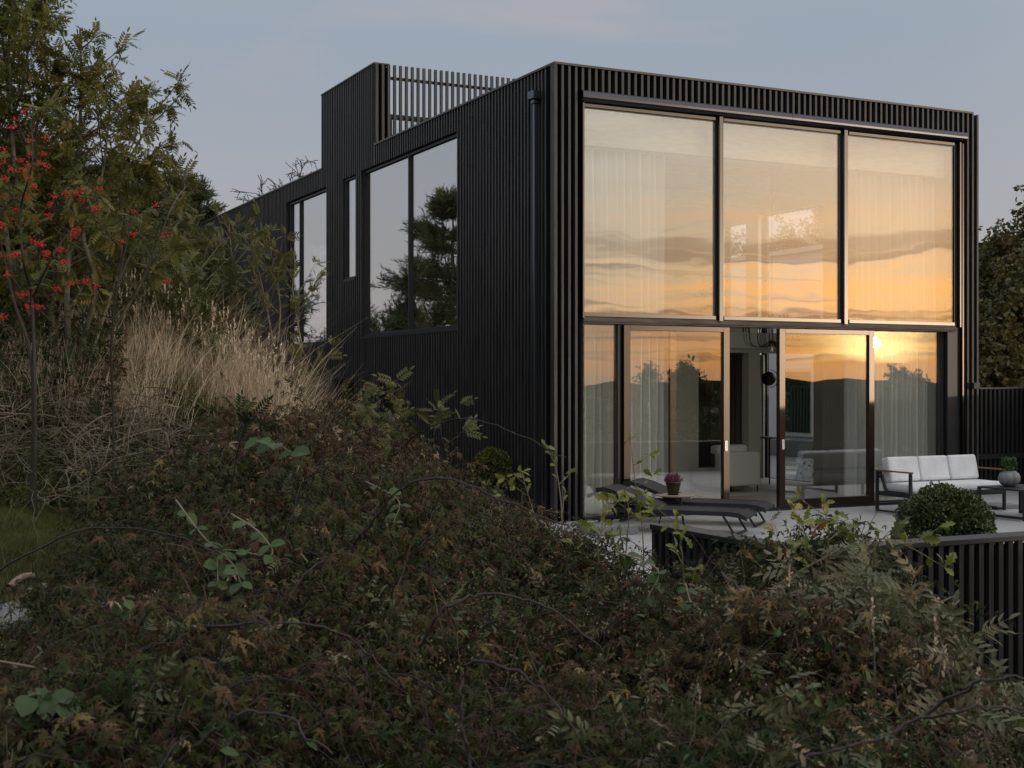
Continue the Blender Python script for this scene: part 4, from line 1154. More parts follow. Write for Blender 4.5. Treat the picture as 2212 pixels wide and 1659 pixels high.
    # twigs of the sprays
    idx = r.choice(len(x), 6500, replace=False); tw = []
    for i in idx:
        hx = np.array([math.cos(az[i]), math.sin(az[i]), 0]); u = np.linspace(-.25, 1, 6)[:, None]
        tw.append((pos[i] + hx * L[i] * u + UP * ((.75 * u - .85 * u * u) * L[i] * rise[i]), np.linspace(.0032, .0012, 6)))
    tag(tubes('bramble_twigs', 'cane', tw, 3, loc=(-6, -10, 0)), 'thin dark bramble twigs among the leaves', 'bramble', kind='stuff')
    st = []
    for i in r.choice(len(x), 1500, replace=False):
        l = r.uniform(.15, .5); v = norm(np.array([r.randn() * .5, r.randn() * .5, 1.])); p = pos[i] - UP * .1; q = [p]
        for j in range(5): v = norm(v + r.randn(3) * .18); q.append(q[-1] + v * l / 5)
        st.append((np.array(q), np.linspace(.0028, .0012, 6)))
    tag(tubes('dry_stems', 'dry_stem', st, 3, loc=(-6, -10, 0)), 'thin dead stems standing in the thicket', 'bramble', kind='stuff')
    # pale dry seed heads and dead bits speckling the top
    n = 4600; i = r.choice(len(x), n); q = pos[i] + r.randn(n, 3) * .12 + UP * .06
    w = (pn[i] > .45); q = q[w]; n = len(q)
    k = 9; q = np.repeat(q, k, 0) + r.randn(n * k, 3) * .022
    tag(leaves('dry_seed_heads', 'straw', [(T_BOX, q, r.randn(n * k, 3), r.randn(n * k, 3), r.uniform(.006, .013, n * k), r.rand(n * k) * .22)], loc=(-6, -10, 0)), kind='stuff')
    return pos, x, d


TP, TX, TD = thicket()


def surf(x, d):
    cd = np.interp(x, CX, CD); zc = 1.88 - (np.interp(x, CX, CY) - 829.5) / 2893 * cd
    t = np.clip((d - 2.7) / (cd - 2.7), 0, 1.); return .72 + (zc - .72) * float(sstep(0, 1, t))


def at(x, d, up=0.):
    p = P(x, 829.5, d); p[2] = surf(x, d) + up; return p


# long dark arching canes, each one by itself
canes = [([(840, 1000, 10.2), (905, 935, 9.4), (1000, 905, 8.8), (1130, 935, 8.2), (1230, 985, 7.8)], 'arching dark cane rising left of the potted boxwood'),
         ([(760, 1190, 6.4), (860, 1060, 6.0), (960, 1035, 5.8), (1100, 1075, 5.6), (1240, 1130, 5.4)], 'long arching dark cane in the middle of the thicket'),
         ([(905, 1400, 4.9), (945, 1330, 4.8), (1030, 1300, 4.8), (1130, 1310, 4.8), (1260, 1400, 4.7), (1300, 1500, 4.7)], 'tall looped dark cane below the pebbled terrace edge'),
         ([(1015, 1660, 3.5), (1020, 1560, 3.5), (1050, 1470, 3.5), (1110, 1455, 3.45), (1210, 1520, 3.4), (1300, 1600, 3.35)], 'thick hooked dark cane at the bottom middle'),
         ([(-40, 1255, 7.0), (90, 1190, 6.7), (230, 1150, 6.4), (420, 1175, 6.1), (560, 1260, 5.8)], 'long dark cane arching over the mossy patch'),
         ([(380, 1660, 3.6), (480, 1590, 3.5), (620, 1570, 3.5), (760, 1640, 3.4)], 'dark cane low at the bottom left'),
         ([(1700, 1660, 3.4), (1800, 1590, 3.4), (1980, 1520, 3.4), (2100, 1490, 3.3), (2250, 1480, 3.3)], 'dark cane crossing the lower right corner'),
         ([(1560, 1240, 6.0), (1630, 1300, 5.6), (1720, 1390, 5.3), (1760, 1470, 5.)], 'short dark cane hanging down under the fence corner'),
         ([(1980, 1560, 4.0), (2080, 1500, 3.9), (2180, 1488, 3.8), (2260, 1500, 3.8)], 'dark cane at the right edge'),
         ([(280, 1420, 4.6), (420, 1360, 4.5), (600, 1350, 4.4), (760, 1400, 4.3), (860, 1490, 4.2)], 'dark cane curving through the left of the thicket')]
for pts, lab in canes:
    p = spline([P(*q) for q in pts], 8); p = p + np.cumsum(np.random.RandomState(len(lab)).randn(*p.shape) * .006, 0); rd = np.linspace(.0058, .0028, len(p)) * (P(*pts[0]) @ FW * 0 + 1)
    o = tubes('bramble_cane', 'cane', [(p, rd)], 6, loc=p[0]); tag(o, lab, 'bramble cane', 'arching bramble canes')
# other plants mixed through the thicket: small round leaves, drooping pinnate fronds, yellowing bits
r = np.random.RandomState(91); sel = r.choice(len(TX), 2600, replace=False); kp = np.sin(TP[sel, 0] * 3.7 + 1) * np.sin(TP[sel, 1] * 3.1) > .1; sel = sel[kp]
k = 6; q = np.repeat(TP[sel], k, 0) + r.randn(len(sel) * k, 3) * [.09, .09, .05] + UP * .06; n = len(q)
tag(leaves('mixed_leaves', 'fresh_leaf', [(T_SIMPLE, q, r.randn(n, 3) + UP * .2, UP + r.randn(n, 3) * .7, r.uniform(.025, .05, n), r.beta(1.5, 3, n))], loc=(-6, -10, 0)), 'small green leaves mixed through the thicket', 'undergrowth', kind='stuff')
sel = r.choice(len(TX), 1500, replace=False); kp = (np.sin(TP[sel, 0] * 2.9 + 2) * np.sin(TP[sel, 1] * 2.3 + 1) > .05); sel = sel[kp]
k = 4; q = np.repeat(TP[sel], k, 0) + r.randn(len(sel) * k, 3) * [.10, .10, .05] + UP * .09; n = len(q)
tag(leaves('mixed_fronds', 'elder_leaf', [(T_PINN_S, q, r.randn(n, 3) - UP * .3, UP + r.randn(n, 3) * .5, r.uniform(.08, .15, n), r.beta(1.5, 2.5, n))], loc=(-6, -10, 0)), 'dull drooping fronds mixed through the thicket', 'undergrowth', kind='stuff')
# honeysuckle runners: pale stems with paired green leaves
def runner(pts, lab, leaf=.06, n=8, m='fresh_leaf', stem='twig_tan', rad=.004, seed=0, templ=T_ROUND, tint=(.1, .8), name='honeysuckle', cat='climber', group=None, frac=(0.15, 1), opp=True, droop=-.1):
    r = np.random.RandomState(seed); p = spline([P(*q) for q in pts], 8); t = thing(name, p[0], lab, cat, group)
    tubes('stem', stem, [(p, np.linspace(rad, rad * .5, len(p)))], 5, t)
    i = np.clip((np.linspace(frac[0], frac[1], n) * (len(p) - 1)).astype(int), 0, len(p) - 1); pos = p[i]; tg = norm(np.gradient(p, axis=0))[i]
    k = 2 if opp else 1; pos = np.repeat(pos, k, 0); tg = np.repeat(tg, k, 0); sd = norm(np.cross(tg, UP + r.randn(len(pos), 3) * .4)) * np.tile([1, -1][:k], n)[:, None]
    if not opp: sd *= r.choice([-1, 1], len(pos))[:, None]
    m_ = len(pos)
    leaves('leaves', m, [(templ, pos, tg * .5 + sd + UP * droop + r.randn(m_, 3) * .25, UP * 1. - FW * .6 + r.randn(m_, 3) * .4, r.uniform(.65, 1.2, m_) * leaf, r.uniform(*tint, m_))], t)
    return t


for k, (pts, lab) in enumerate([
    ([(500, 1110, 5.4), (560, 1150, 5.2), (585, 1200, 5.1), (480, 1190, 5.2), (470, 1260, 5.1)], 'honeysuckle sprig with bright paired leaves left of centre'),
    ([(380, 1080, 5.6), (440, 1160, 5.3), (500, 1215, 5.1), (520, 1260, 5.)], 'honeysuckle sprig just above the bright left sprig'),
    ([(-20, 1425, 4.4), (160, 1455, 4.3), (270, 1460, 4.2), (330, 1520, 4.1), (480, 1590, 4.0), (580, 1640, 3.9)], 'long pale twining honeysuckle stem at lower left'),
    ([(265, 1290, 4.6), (280, 1330, 4.6), (265, 1440, 4.5)], 'small upright honeysuckle shoot at left'),
    ([(790, 1040, 7.), (860, 1080, 6.8), (850, 1130, 6.6)], 'honeysuckle leaves just below the dry grass'),
    ([(640, 985, 7.), (600, 960, 6.9), (560, 950, 6.8)], 'large round grey green leaves in front of the dry grass'),
    ([(20, 1560, 3.9), (70, 1500, 3.9), (130, 1520, 3.9)], 'large leaf cluster at the lower left edge'),
    ([(1330, 1190, 6.0), (1420, 1230, 5.8), (1400, 1290, 5.7)], 'green leaf pair beside the hooked cane'),
    ([(1480, 1260, 5.6), (1500, 1310, 5.5), (1560, 1330, 5.5)], 'green shoot below the fence corner')]):
    runner(pts, lab, (.062, .055, .05, .06, .06, .10, .085, .06, .06)[k], (8, 7, 12, 4, 6, 3, 6, 5, 4)[k], seed=200 + k, group='honeysuckle sprigs', tint=(.0, .6))


def sapling(pts, lab, name, cat, m, templ, leaf, n, stem='twig_green', rad=.006, seed=0, branches=5, blen=.28, group=None, tint=(0, 1), whorl=1, droop=-.15, updir=.5):
    """a young stem with side shoots that carry the leaves"""
    r = np.random.RandomState(seed); p = spline([P(*q) for q in pts], 8); t = thing(name, p[0], lab, cat, group); K = len(p)
    paths = [(p, np.linspace(rad, rad * .35, K))]; pos = []; dr = []
    for b_ in range(branches):
        i = int(K * (.25 + .7 * b_ / max(1, branches))); i = min(i, K - 2); a = r.rand() * 6.28
        d = norm(np.array([math.cos(a), math.sin(a), updir])); L = blen * r.uniform(.6, 1.2) * (1.1 - .5 * i / K)
        q = np.array([p[i] + d * L * u + UP * (.12 * L * u * u) for u in np.linspace(0, 1, 6)]); paths.append((q, np.linspace(rad * .5, rad * .2, 6)))
        for c in range(n):
            u = r.uniform(.3, 1.); pos.append(p[i] + d * L * u + UP * (.12 * L * u * u)); dr.append(d + r.randn(3) * .8)
        for c in range(3): pos.append(q[-1]); dr.append(d + r.randn(3) * .6)
    for c in range(n * 2):
        i = int(K * r.uniform(.3, 1.)) - 1; pos.append(p[i]); dr.append(r.randn(3) + np.array([0, 0, .4]))
    for c in range(4): pos.append(p[-1]); dr.append(r.randn(3) * .7 + UP * .8)
    pos = np.array(pos); dr = np.array(dr); k = len(pos)
    tubes('stem', stem, paths, 5, t)
    leaves('leaves', m, [(templ, pos, norm(dr) + UP * droop, UP - FW * .5 + r.randn(k, 3) * .6, r.uniform(.6, 1.2, k) * leaf, r.uniform(*tint, k))], t)
    return t


oaks = [([(1392, 1300, 8.3), (1388, 1150, 8.2), (1372, 1040, 8.1), (1362, 952, 8.)], 'tall thin oak sapling with few leaves in front of the sliding door', 2, .10, 4),
        ([(1318, 1300, 7.6), (1292, 1200, 7.5), (1300, 1140, 7.5), (1312, 1080, 7.5)], 'bright yellow green oak sapling before the sun loungers', 4, .12, 5),
        ([(1345, 1290, 7.8), (1352, 1200, 7.8), (1358, 1110, 7.7), (1350, 1060, 7.7)], 'oak sprig just right of the bright sapling', 3, .10, 4),
        ([(1478, 1310, 7.4), (1476, 1230, 7.4), (1468, 1150, 7.3), (1462, 1115, 7.3)], 'oak sapling in front of the fence end', 3, .11, 5),
        ([(1170, 1180, 8.6), (1150, 1100, 8.6), (1135, 1050, 8.5), (1128, 1020, 8.5)], 'small oak sprig beside the potted boxwood', 2, .10, 3),
        ([(1215, 1190, 8.4), (1212, 1090, 8.4), (1200, 1010, 8.4), (1178, 965, 8.3)], 'leaning oak shoot at the foot of the house corner', 2, .09, 3),
        ([(1690, 1330, 6.9), (1688, 1240, 6.9), (1720, 1170, 6.8), (1735, 1130, 6.8)], 'russet oak sapling at the fence corner', 4, .11, 5),
        ([(1780, 1330, 6.6), (1785, 1220, 6.6), (1790, 1140, 6.5), (1775, 1090, 6.5)], 'tallest curled oak sapling before the fence', 3, .10, 5),
        ([(1700, 1250, 6.2), (1800, 1195, 6.1), (1880, 1165, 6.0), (1950, 1175, 6.0), (2040, 1225, 6.0)], 'oak branch reaching right across the fence slats', 4, .12, 4)]
for k, (pts, lab, n, lf_, br) in enumerate(oaks):
    sapling(pts, lab, 'oak_sapling', 'oak sapling', 'oak_leaf', T_OAK, lf_ * .62, n, seed=300 + k, branches=br, blen=.22, group='oak saplings', tint=((.0, .55), (.1, .75), (.1, .7), (0, .6), (.1, .7), (0, .4), (.5, 1), (.1, .95), (0, .5))[k], rad=.005)
elders = [([(1845, 1480, 5.6), (1850, 1380, 5.6), (1860, 1280, 5.6), (1850, 1210, 5.6)], 'elder stem with drooping dull leaves left of the fence slats'),
          ([(1930, 1540, 5.3), (1945, 1420, 5.3), (1965, 1320, 5.3), (1978, 1250, 5.3)], 'elder stem with pale drooping leaves in the middle of the fence'),
          ([(2010, 1600, 5.1), (2020, 1480, 5.1), (2030, 1420, 5.1), (2035, 1385, 5.1)], 'short elder stem with brownish top leaves near the right edge'),
          ([(2080, 1640, 4.8), (2085, 1560, 4.8), (2105, 1500, 4.8), (2110, 1440, 4.8)], 'elder stem with large pale leaves at the lower right'),
          ([(2170, 1650, 4.8), (2160, 1600, 4.8), (2150, 1540, 4.8)], 'low elder stem at the right edge'),
          ([(1890, 1560, 5.2), (1900, 1460, 5.2), (1905, 1370, 5.2), (1890, 1300, 5.2)], 'leaning elder stem in front of the first fence slats'),
          ([(2130, 1640, 4.6), (2060, 1600, 4.6), (2050, 1530, 4.6)], 'elder shoot low between the straw stems'),
          ([(1770, 1480, 5.8), (1765, 1400, 5.8), (1760, 1330, 5.8), (1770, 1230, 5.8)], 'elder stem behind the oak saplings')]
for k, (pts, lab) in enumerate(elders):
    sapling(pts, lab, 'elder_shrub', 'elder', 'elder_leaf', T_PINN_S, .185, 3, stem='bark', seed=340 + k, branches=7, blen=.18, group='elder stems before the fence', rad=.007, droop=-.45, tint=(.1, .95))
rows = [([(880, 1020, 9.6), (870, 950, 9.5), (850, 890, 9.5), (853, 825, 9.4)], 'rowan sapling with reddish edged leaves before the low side windows', 4, 5),
        ([(790, 1000, 10), (800, 950, 10), (805, 915, 10), (790, 880, 10)], 'small rowan sapling left of the taller one', 2, 3),
        ([(975, 1000, 9.6), (955, 950, 9.5), (950, 905, 9.5), (945, 875, 9.5)], 'thin rowan sapling with two fronds against the black wall', 2, 3),
        ([(500, 1060, 7.2), (512, 980, 7.1), (525, 930, 7.), (515, 895, 7.)], 'dark frond sapling in front of the tall dry grass', 2, 3)]
for k, (pts, lab, n, br) in enumerate(rows):
    sapling(pts, lab, 'rowan_sapling', 'rowan sapling', 'sapling_leaf' if k != 3 else 'bramble_leaf', T_PINN, .17, n, stem='cane', seed=360 + k, branches=br, blen=.22, group='rowan saplings', rad=.005, tint=(0, .7) if k != 3 else (0, .3))
ash = [([(475, 700, 15), (478, 620, 15), (470, 560, 15), (440, 520, 15)], 'slim sapling furthest left against the black side wall'),
       ([(520, 720, 15), (510, 620, 15), (500, 550, 15), (495, 485, 15)], 'tallest slim sapling against the black side wall'),
       ([(590, 740, 14.5), (575, 660, 14.5), (560, 590, 14.5), (545, 520, 14.5)], 'slim sapling leaning left in front of the side wall'),
       ([(600, 740, 14.5), (605, 660, 14.5), (590, 580, 14.5), (580, 500, 14.5)], 'slim sapling with a bare tip in front of the side wall'),
       ([(650, 740, 14.5), (640, 680, 14.5), (632, 620, 14.5), (640, 590, 14.5)], 'leafy sapling overlapping the far tall window'),
       ([(420, 720, 14), (425, 640, 14), (430, 590, 14), (415, 560, 14)], 'leafy sapling beside the dark conifers'),
       ([(690, 930, 14), (660, 850, 14), (680, 800, 14), (695, 790, 14)], 'twiggy shrub branch leaning right over the dry grass')]
for k, (pts, lab) in enumerate(ash):
    sapling(pts, lab, 'ash_sapling', 'sapling', 'sapling_leaf', T_PINN, .19, 4, stem='twig_green', seed=380 + k, branches=(8, 10, 8, 5, 9, 9, 5)[k], blen=.48, group='slim saplings by the side wall', rad=.012, tint=(0, .9), updir=1.1)
# straws
for k, pts in enumerate([[(1790, 1640, 5), (1770, 1500, 5), (1735, 1330, 5), (1705, 1200, 5)], [(1895, 1640, 4.6), (1890, 1450, 4.6), (1885, 1300, 4.6)], [(1990, 1650, 4.6), (2010, 1540, 4.6), (2040, 1400, 4.6)], [(2090, 1660, 4.5), (2060, 1500, 4.5), (2022, 1340, 4.5)], [(2040, 1650, 4.5), (2075, 1560, 4.5), (2115, 1450, 4.5)], [(1460, 1650, 4.5), (1480, 1560, 4.5), (1510, 1480, 4.5)]]):
    p = spline([P(*q) for q in pts], 6); r = np.random.RandomState(k); t = thing('dry_grass_stem', p[0], ['long straw coloured stem leaning left below the fence corner', 'upright straw stem among the elders', 'straw stem leaning right at lower right', 'straw stem with seed head before the fence slats', 'straw stem nearest the right edge', 'short straw stem low in the middle'][k], 'grass stem', 'dry grass stems')
    tubes('stem', 'twig_tan', [(p, np.linspace(.0035, .0015, len(p)))], 4, t)
    n = 24; q = p[-1] - UP * r.rand(n)[:, None] * .12; leaves('seed_head', 'straw', [(T_NARROW, q, UP + r.randn(n, 3) * .35, r.randn(n, 3), np.full(n, .02), r.rand(n))], t)

# ------------------------------------------------------------------ tall dry grass on the bank
def blades(name, n, xr, dr_, hr, m, seed, w=.006, lean=(.03, 0), base=None, kind='stuff', loc=(-5, -2, 1), lab=None, cat=None, lift=0., tuft=0):
    r = np.random.RandomState(seed); x = r.uniform(*xr, n); d = r.uniform(*dr_, n); p = CAM + FW * d[:, None] + RT * ((x - 1106) / 2893 * d)[:, None]
    out_ = np.zeros((n, 3))
    if tuft:
        c_ = r.randint(0, n, tuft); w_ = r.randint(0, tuft, n); o_ = r.randn(n, 3) * [.10, .10, 0]; far_ = r.rand(n) < .3; o_[far_] *= 2.5; p = p[c_[w_]] + o_; out_ = np.clip(o_ * 1.3, -.3, .3); tall = r.uniform(.55, 1.15, tuft)[w_]
    else: tall = 1.
    p[:, 2] = gz(p[:, 0], p[:, 1]) - .03 + lift; h = r.uniform(*hr, n) * tall * (.7 + .5 * np.sin(p[:, 0] * 1.9 + p[:, 1] * 1.3) ** 2)
    a = r.rand(n) * 6.28; ln = np.stack([np.cos(a), np.sin(a), np.zeros(n)], 1) * (r.uniform(.0, 1., n) ** 2.2 * .8 + .03)[:, None] + RT * lean[0] + out_
    face = norm(np.cross(UP, norm(r.randn(n, 3) * .6 + FW))) ; V = []
    for u, ww in ((0, 1.), (.4, .8), (.75, .5), (1., .15)):
        c = p + UP * (h * u)[:, None] * 1. + ln * (h * u * u)[:, None]; V += [c - face * w * ww / 2, c + face * w * ww / 2]
    V = np.stack(V, 1); F = np.array([(0, 1, 3, 2), (2, 3, 5, 4), (4, 5, 7, 6)])[None] + (np.arange(n) * 8)[:, None, None]; F = F.reshape(-1, 4)
    o = rawmesh(name, V.reshape(-1, 3), F.ravel(), np.arange(len(F)) * 4, np.full(len(F), 4), m, tint=np.repeat(r.rand(n), 8), loc=loc)
    return tag(o, lab, cat, kind=kind)


blades('dry_grass', 10500, (235, 640), (12.2, 14.8), (.4, 1.12), 'straw', 1, .0065, tuft=420, lab='tall dry straw coloured grass on the bank', cat='grass')
blades('dry_grass', 1500, (600, 715), (12.4, 13.6), (.2, .5), 'straw', 4, .006, tuft=130, lean=(.0, 0), lab='shorter dry grass beside the low side windows', cat='grass')
blades('dry_grass', 3500, (-60, 330), (10.5, 12.4), (.3, .75), 'straw', 9, .006, tuft=120, loc=(-7, -5, 1), lab='scattered dry tufts below the rowans', cat='grass')
blades('green_grass', 7000, (100, 720), (11.5, 14.2), (.15, .45), 'green_blade', 2, .006, loc=(-6, -4, 1), lab='short green grass below the dry grass', cat='grass')
blades('moss_grass', 14000, (-80, 330), (6.8, 11.), (.02, .12), 'green_blade', 3, .007, tuft=900, loc=(-8, -8, 1), lab='low mossy turf at left', cat='grass')
n = 9000; rr_ = np.random.RandomState(12); mx = rr_.uniform(-3, 30, n); my = rr_.uniform(-36, -10.5, n)
tag(leaves('meadow_growth', 'bramble_leaf', [(T_TRIL, np.stack([mx, my, gz(mx, my) + rr_.rand(n) * .5], 1), rr_.randn(n, 3), rr_.randn(n, 3) + UP, rr_.uniform(.3, .6, n), rr_.rand(n) * .6)], loc=(8, -20, 0)), kind='stuff')
# grass bank seed heads
r = np.random.RandomState(77); n = 900; x = r.uniform(250, 650, n); d = r.uniform(12.4, 14.6, n); q = CAM + FW * d[:, None] + RT * ((x - 1106) / 2893 * d)[:, None]; q[:, 2] = gz(q[:, 0], q[:, 1]) + r.uniform(.6, 1.05, n)
k = 5; qq = np.repeat(q, k, 0) + UP * (np.tile(np.arange(k), n) * .022)[:, None]
tag(leaves('grass_seed_heads', 'straw', [(T_NARROW, qq, UP + r.randn(n * k, 3) * .3, r.randn(n * k, 3), np.full(n * k, .035), r.uniform(.3, 1, n * k))], loc=(-5, -2, 1)), kind='stuff')

# ------------------------------------------------------------------ dead tangled brush at left
def brush(name, n, xr, dr_, zr, L, m, seed, rad=.004, flat=.28, lab=None, curl=.25):
    r = np.random.RandomState(seed); ps = []
    for i in range(n):
        d = r.uniform(*dr_); p = P(r.uniform(*xr), 829.5, d); p[2] = gz(p[0], p[1]) + r.uniform(*zr); l = r.uniform(*L); a = r.rand() * 6.28
        v = np.array([math.cos(a), math.sin(a), r.uniform(-.1, flat)]); pts = [p]; k = 9
        for j in range(k): v = norm(v + r.randn(3) * curl - UP * .07); pts.append(pts[-1] + v * l / k)
        ps.append((np.array(pts), np.linspace(rad, rad * .35, k + 1) * r.uniform(.5, 1.4)))
    o = tubes(name, m, ps, 3, loc=(-8, -6, 1)); return tag(o, lab, 'brush', kind='stuff')


brush('dead_brush', 1000, (-120, 330), (9.5, 11.6), (.0, .35), (.35, .95), 'twig_tan', 1, .0032, lab='tangle of dead pale stems at left')
brush('dead_brush', 1800, (420, 660), (14.2, 15.6), (.4, 1.5), (.3, .9), 'dry_stem', 2, .005, .5, lab='twiggy brown bush above the dry grass', curl=.35)
brush('dead_brush', 200, (0, 420), (9.5, 11.), (.1, .5), (.5, 1.3), 'twig_tan', 3, .005, .15, lab='long arching dead stems over the grass', curl=.16)
# leafy undergrowth below the rowans
def under(name, n, xr, dr_, zr, m, templ, size, seed, lab, tint=(0, 1), cat='undergrowth', loc=(-7, -4, 1)):
    r = np.random.RandomState(seed); x = r.uniform(*xr, n); d = r.uniform(*dr_, n); p = CAM + FW * d[:, None] + RT * ((x - 1106) / 2893 * d)[:, None]
    top = zr[0] + (zr[1] - zr[0]) * (.6 + .4 * np.sin(p[:, 0] * 2.1 + seed) * np.sin(p[:, 1] * 1.7)); p[:, 2] = gz(p[:, 0], p[:, 1]) + zr[0] + (top - zr[0]) * r.rand(n)
    o = leaves(name, m, [(templ, p, r.randn(n, 3) + UP * .2, UP + r.randn(n, 3) * .6, r.uniform(.6, 1.2, n) * size, r.uniform(*tint, n))], loc=loc); return tag(o, lab, cat, kind='stuff')


under('undergrowth', 3200, (-120, 260), (10.2, 12.5), (.0, 1.0), 'bramble_leaf', T_TRI, .11, 1, 'dark leafy undergrowth below the berry tree', (0, .7))
under('undergrowth', 5200, (200, 470), (12.5, 16), (.0, 1.9), 'sapling_leaf', T_PINN, .22, 2, 'leafy undergrowth behind the dry grass', (0, .55))
under('undergrowth', 10000, (380, 650), (14.6, 17), (.2, 2.55), 'sapling_leaf', T_PINN, .2, 3, 'leafy growth round the brown bush', (0, .7))
under('undergrowth', 900, (220, 620), (9.5, 11.5), (.0, .35), 'bramble_leaf', T_TRI, .10, 4, 'low brambles before the dry grass', (0, .5))
# dense dark conifer mass (cypress hedge) behind the rowans
for k, (x, d, yt, rad) in enumerate([(215, 19, 390, 1.5), (300, 20, 430, 1.5), (375, 21, 470, 1.4), (120, 18, 350, 1.5), (30, 18, 300, 1.5), (440, 22, 560, 1.2)]):
    p = P(x, 829, d); z0 = float(gz(p[0], p[1])); h = P(0, yt, d)[2] - z0
    conifer('cypress_tree', (p[0], p[1], z0), h, ['dark cypress behind the slender grey stems', 'dark cypress left of the broad pine', 'dark cypress nearest the house wall', 'dark cypress behind the middle berry clusters', 'dark cypress at the left edge', 'low dark cypress before the side wall'][k], 400 + k, rad, 5200, .34, .02, 'cypress row behind the berry tree', 16)

# ------------------------------------------------------------------ rowan trees
def rowan(label, stems, seed, berries=None, depth=11., m='rowan_leaf', leaf=.17, dens=1., stemm='bark', sub=9, blen=(.45, 1.0)):
    r = np.random.RandomState(seed); p0 = P(*stems[0][0][0], depth); p0[2] = float(gz(p0[0], p0[1])) - .1
    t = thing('rowan_tree', p0, label, 'rowan tree', 'rowan trees'); paths = []; pos = []; dr = []
    for pts, rad, leafy in stems:
        c = [P(x, y, depth + r.uniform(-.35, .35)) for x, y in pts]; g0 = c[0].copy(); g0[2] = float(gz(g0[0], g0[1])) - .1
        if g0[2] < c[0][2] - .05 and leafy[0] >= 0: c = [g0] + c
        p = spline(c, 9); K = len(p); paths.append((p, np.linspace(rad, rad * .22, K)))
        for b_ in range(int(sub * leafy[1])):
            i = int(K * r.uniform(max(0, leafy[0]), .98)); a = r.rand() * 6.28; d = norm(np.array([math.cos(a), math.sin(a), r.uniform(.35, 1.)])); L = r.uniform(*blen) * (1.15 - .75 * i / K)
            q = np.array([p[i] + d * L * u + UP * (.2 * L * u * u) for u in np.linspace(0, 1, 7)]); paths.append((q, np.linspace(rad * .28, .003, 7)))
            for c_ in range(int(17 * dens)):
                u = r.uniform(.25, 1.); pos.append(p[i] + d * L * u + UP * .2 * L * u * u); dr.append(d * .5 + r.randn(3) * .8 - UP * .15)
    tubes('trunk', stemm, [q for q in paths if q[1][0] > .014], 7, t); tubes('branches', stemm, [q for q in paths if q[1][0] <= .014], 4, t)
    pos = np.array(pos); dr = np.array(dr); k = len(pos)
    leaves('crown', m, [(T_PINN, pos, dr, UP + r.randn(k, 3) * .5, r.uniform(.6, 1.25, k) * leaf, r.beta(2, 2.5, k))], t)
    return t


rowan('tall grey stemmed rowan with thin leafy crown at the left', [
    ([(150, 800), (145, 600), (166, 383), (175, 200), (173, 60)], .034, (.32, 2.6)),
    ([(130, 790), (95, 620), (60, 450), (75, 300), (105, 150)], .036, (.3, 2.2)),
    ([(110, 800), (62, 600), (35, 380), (15, 180), (0, 30)], .036, (.28, 2.4)),
    ([(165, 800), (205, 620), (180, 500), (240, 420), (266, 366), (333, 250), (352, 216)], .026, (.35, 1.9)),
    ([(190, 800), (250, 600), (268, 480), (280, 385)], .022, (.3, 1.3)),
    ([(200, 790), (300, 620), (370, 450), (405, 400)], .018, (.3, .9)),
    ([(120, 760), (130, 560), (105, 400), (40, 270), (20, 120), (30, -30)], .03, (.35, 2.4)),
    ([(140, 760), (170, 600), (215, 420), (235, 260), (240, 190)], .024, (.35, 2.0)),
    ([(90, 780), (40, 600), (-20, 420), (-60, 250), (-70, 60)], .032, (.3, 2.2)),
    ([(60, 780), (20, 560), (10, 330), (55, 160), (60, 20)], .028, (.35, 2.2))], 11, depth=11.2, leaf=.185, dens=1.15)
bt = rowan('nearer rowan with brown stems and bunches of red berries', [
    ([(75, 830), (68, 640), (50, 560), (45, 450), (70, 350), (65, 230)], .015, (.45, .6)),
    ([(70, 800), (30, 650), (5, 540), (-20, 450)], .018, (.45, .6)),
    ([(245, 900), (240, 760), (250, 640), (275, 520), (292, 440)], .014, (.55, .3)),
    ([(72, 640), (110, 560), (150, 500), (185, 470)], .009, (-1, .3)),
    ([(72, 600), (100, 480), (150, 400), (200, 440)], .008, (-1, .25)),
    ([(250, 620), (300, 520), (350, 500)], .007, (-1, .2))], 12, depth=9.6, stemm='bark_dark', leaf=.16, dens=.8, sub=9)
BER = [(100, 770), (75, 820), (190, 910), (300, 895), (195, 1000), (280, 1000), (130, 1040), (260, 1060), (300, 1080), (190, 1080), (70, 1100), (145, 1100), (180, 1160), (35, 1160), (215, 1210), (165, 1280), (30, 1275), (355, 1275), (430, 1260), (500, 1250), (550, 1225), (320, 1330), (530, 1300), (620, 1355), (100, 1365), (70, 1420), (20, 1460), (220, 1465), (320, 1395), (500, 1490), (480, 1520), (870, 1370), (1010, 1330), (1075, 1515), (865, 1515), (790, 1575), (260, 1580), (200, 1560), (385, 1620), (100, 1650), (645, 1225), (300, 1640), (10, 960), (160, 720), (10, 1050)]
BER = [(x / 3, y / 3) for x, y in BER] + [(x / 3, 526.7 + y / 3) for x, y in [(40, 200), (130, 330), (180, 325), (245, 415), (170, 410), (20, 470), (370, 290), (460, 260), (550, 245), (610, 270), (1080, 240), (410, 120), (325, 130), (300, 65), (385, 40), (100, 70), (30, 85)]]
ico_v = np.array([(0, 0, 1), (1, 0, 0), (0, 1, 0), (-1, 0, 0), (0, -1, 0), (0, 0, -1)], float)
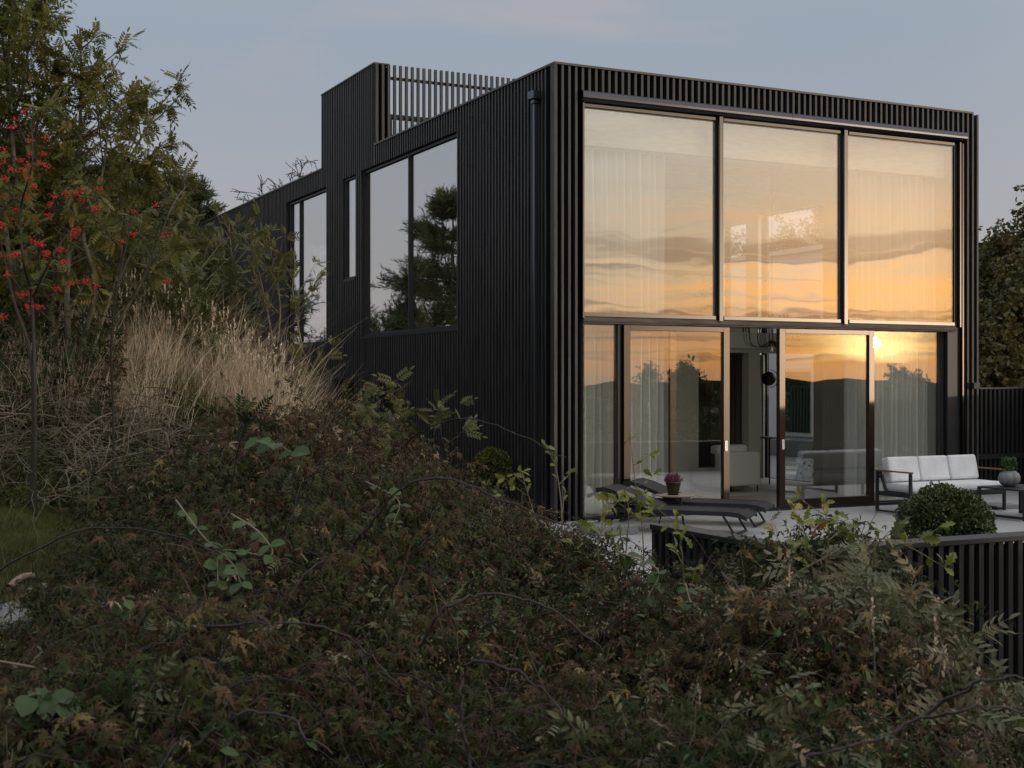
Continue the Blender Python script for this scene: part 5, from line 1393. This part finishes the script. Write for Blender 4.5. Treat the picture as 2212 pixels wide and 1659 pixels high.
# little round fruit: an octahedron smoothed once
def ball():
    b = MB(); b.lathe([(.0001, -1), (.707, -.707), (1, 0), (.707, .707), (.0001, 1)], (0, 0, 0), 6); V = np.array(b.v); F = [list(f) + [f[-1]] * (4 - len(f)) for f in b.f if len(f) == 4]; return V, np.array(F)


BALL = ball()
for k, (x, y) in enumerate(BER):
    r = np.random.RandomState(500 + k); c = P(x, y, 9.6 + r.uniform(-.5, .5) if x < 230 else 10.2); n = r.randint(16, 38)
    off = r.randn(n, 3) * np.array([.017, .017, .011]); o = leaves('berry_cluster', 'berry', [(BALL, c + off, r.randn(n, 3), r.randn(n, 3), r.uniform(.0040, .0055, n), r.rand(n))], bt)
    o.data.polygons.foreach_set('use_smooth', np.ones(len(o.data.polygons), dtype=bool))
under('undergrowth', 2200, (-120, 330), (9.4, 11.), (.0, .45), 'sapling_leaf', T_TRIL, .09, 8, 'scattered green leaves among the dead stems', (0, .6))
# stone, logs, rusty stake
b = MB(); c = P(5, 1345, 6.9)
r = np.random.RandomState(4); b.lathe([(.001, -.1), (.12, -.08), (.16, .0), (.13, .06), (.07, .085), (.001, .09)], (c[0], c[1], float(gz(c[0], c[1])) + .05), 12); b.v = [(x + r.uniform(-.02, .02), y + r.uniform(-.02, .02), z + r.uniform(-.02, .02)) for x, y, z in b.v]
tag(b.build('boulder', 'rock', smooth=True, loc=c), 'grey boulder at the left edge below the mossy turf', 'rock')
for k, (a, e, lab) in enumerate([((20, 1300, 7.6), (70, 1277, 7.8), 'upper of two weathered sticks on the moss'), ((60, 1300, 7.5), (100, 1292, 7.6), 'lower of two weathered sticks on the moss')]):
    A = P(*a); B = P(*e); A[2] = float(gz(A[0], A[1])) + .05; B[2] = float(gz(B[0], B[1])) + .06
    tag(tubes('fallen_branch', 'log_wood', [(spline([A, (A + B) / 2 + UP * .02, B], 5), .022)], 7, loc=A), lab, 'fallen branch', 'weathered sticks on the moss')
p = P(702, 850, 14.2); p = P(409, 850, 13.6); z0 = float(gz(p[0], p[1])); b = MB(); b.box(p[0] - .035, p[0] + .035, p[1] - .035, p[1] + .035, z0 - .1, P(0, 718, 13.6)[2]); tag(b.build('rusty_post', 'rust', loc=(p[0], p[1], z0)), 'rusty brown post standing in the dry grass', 'post')
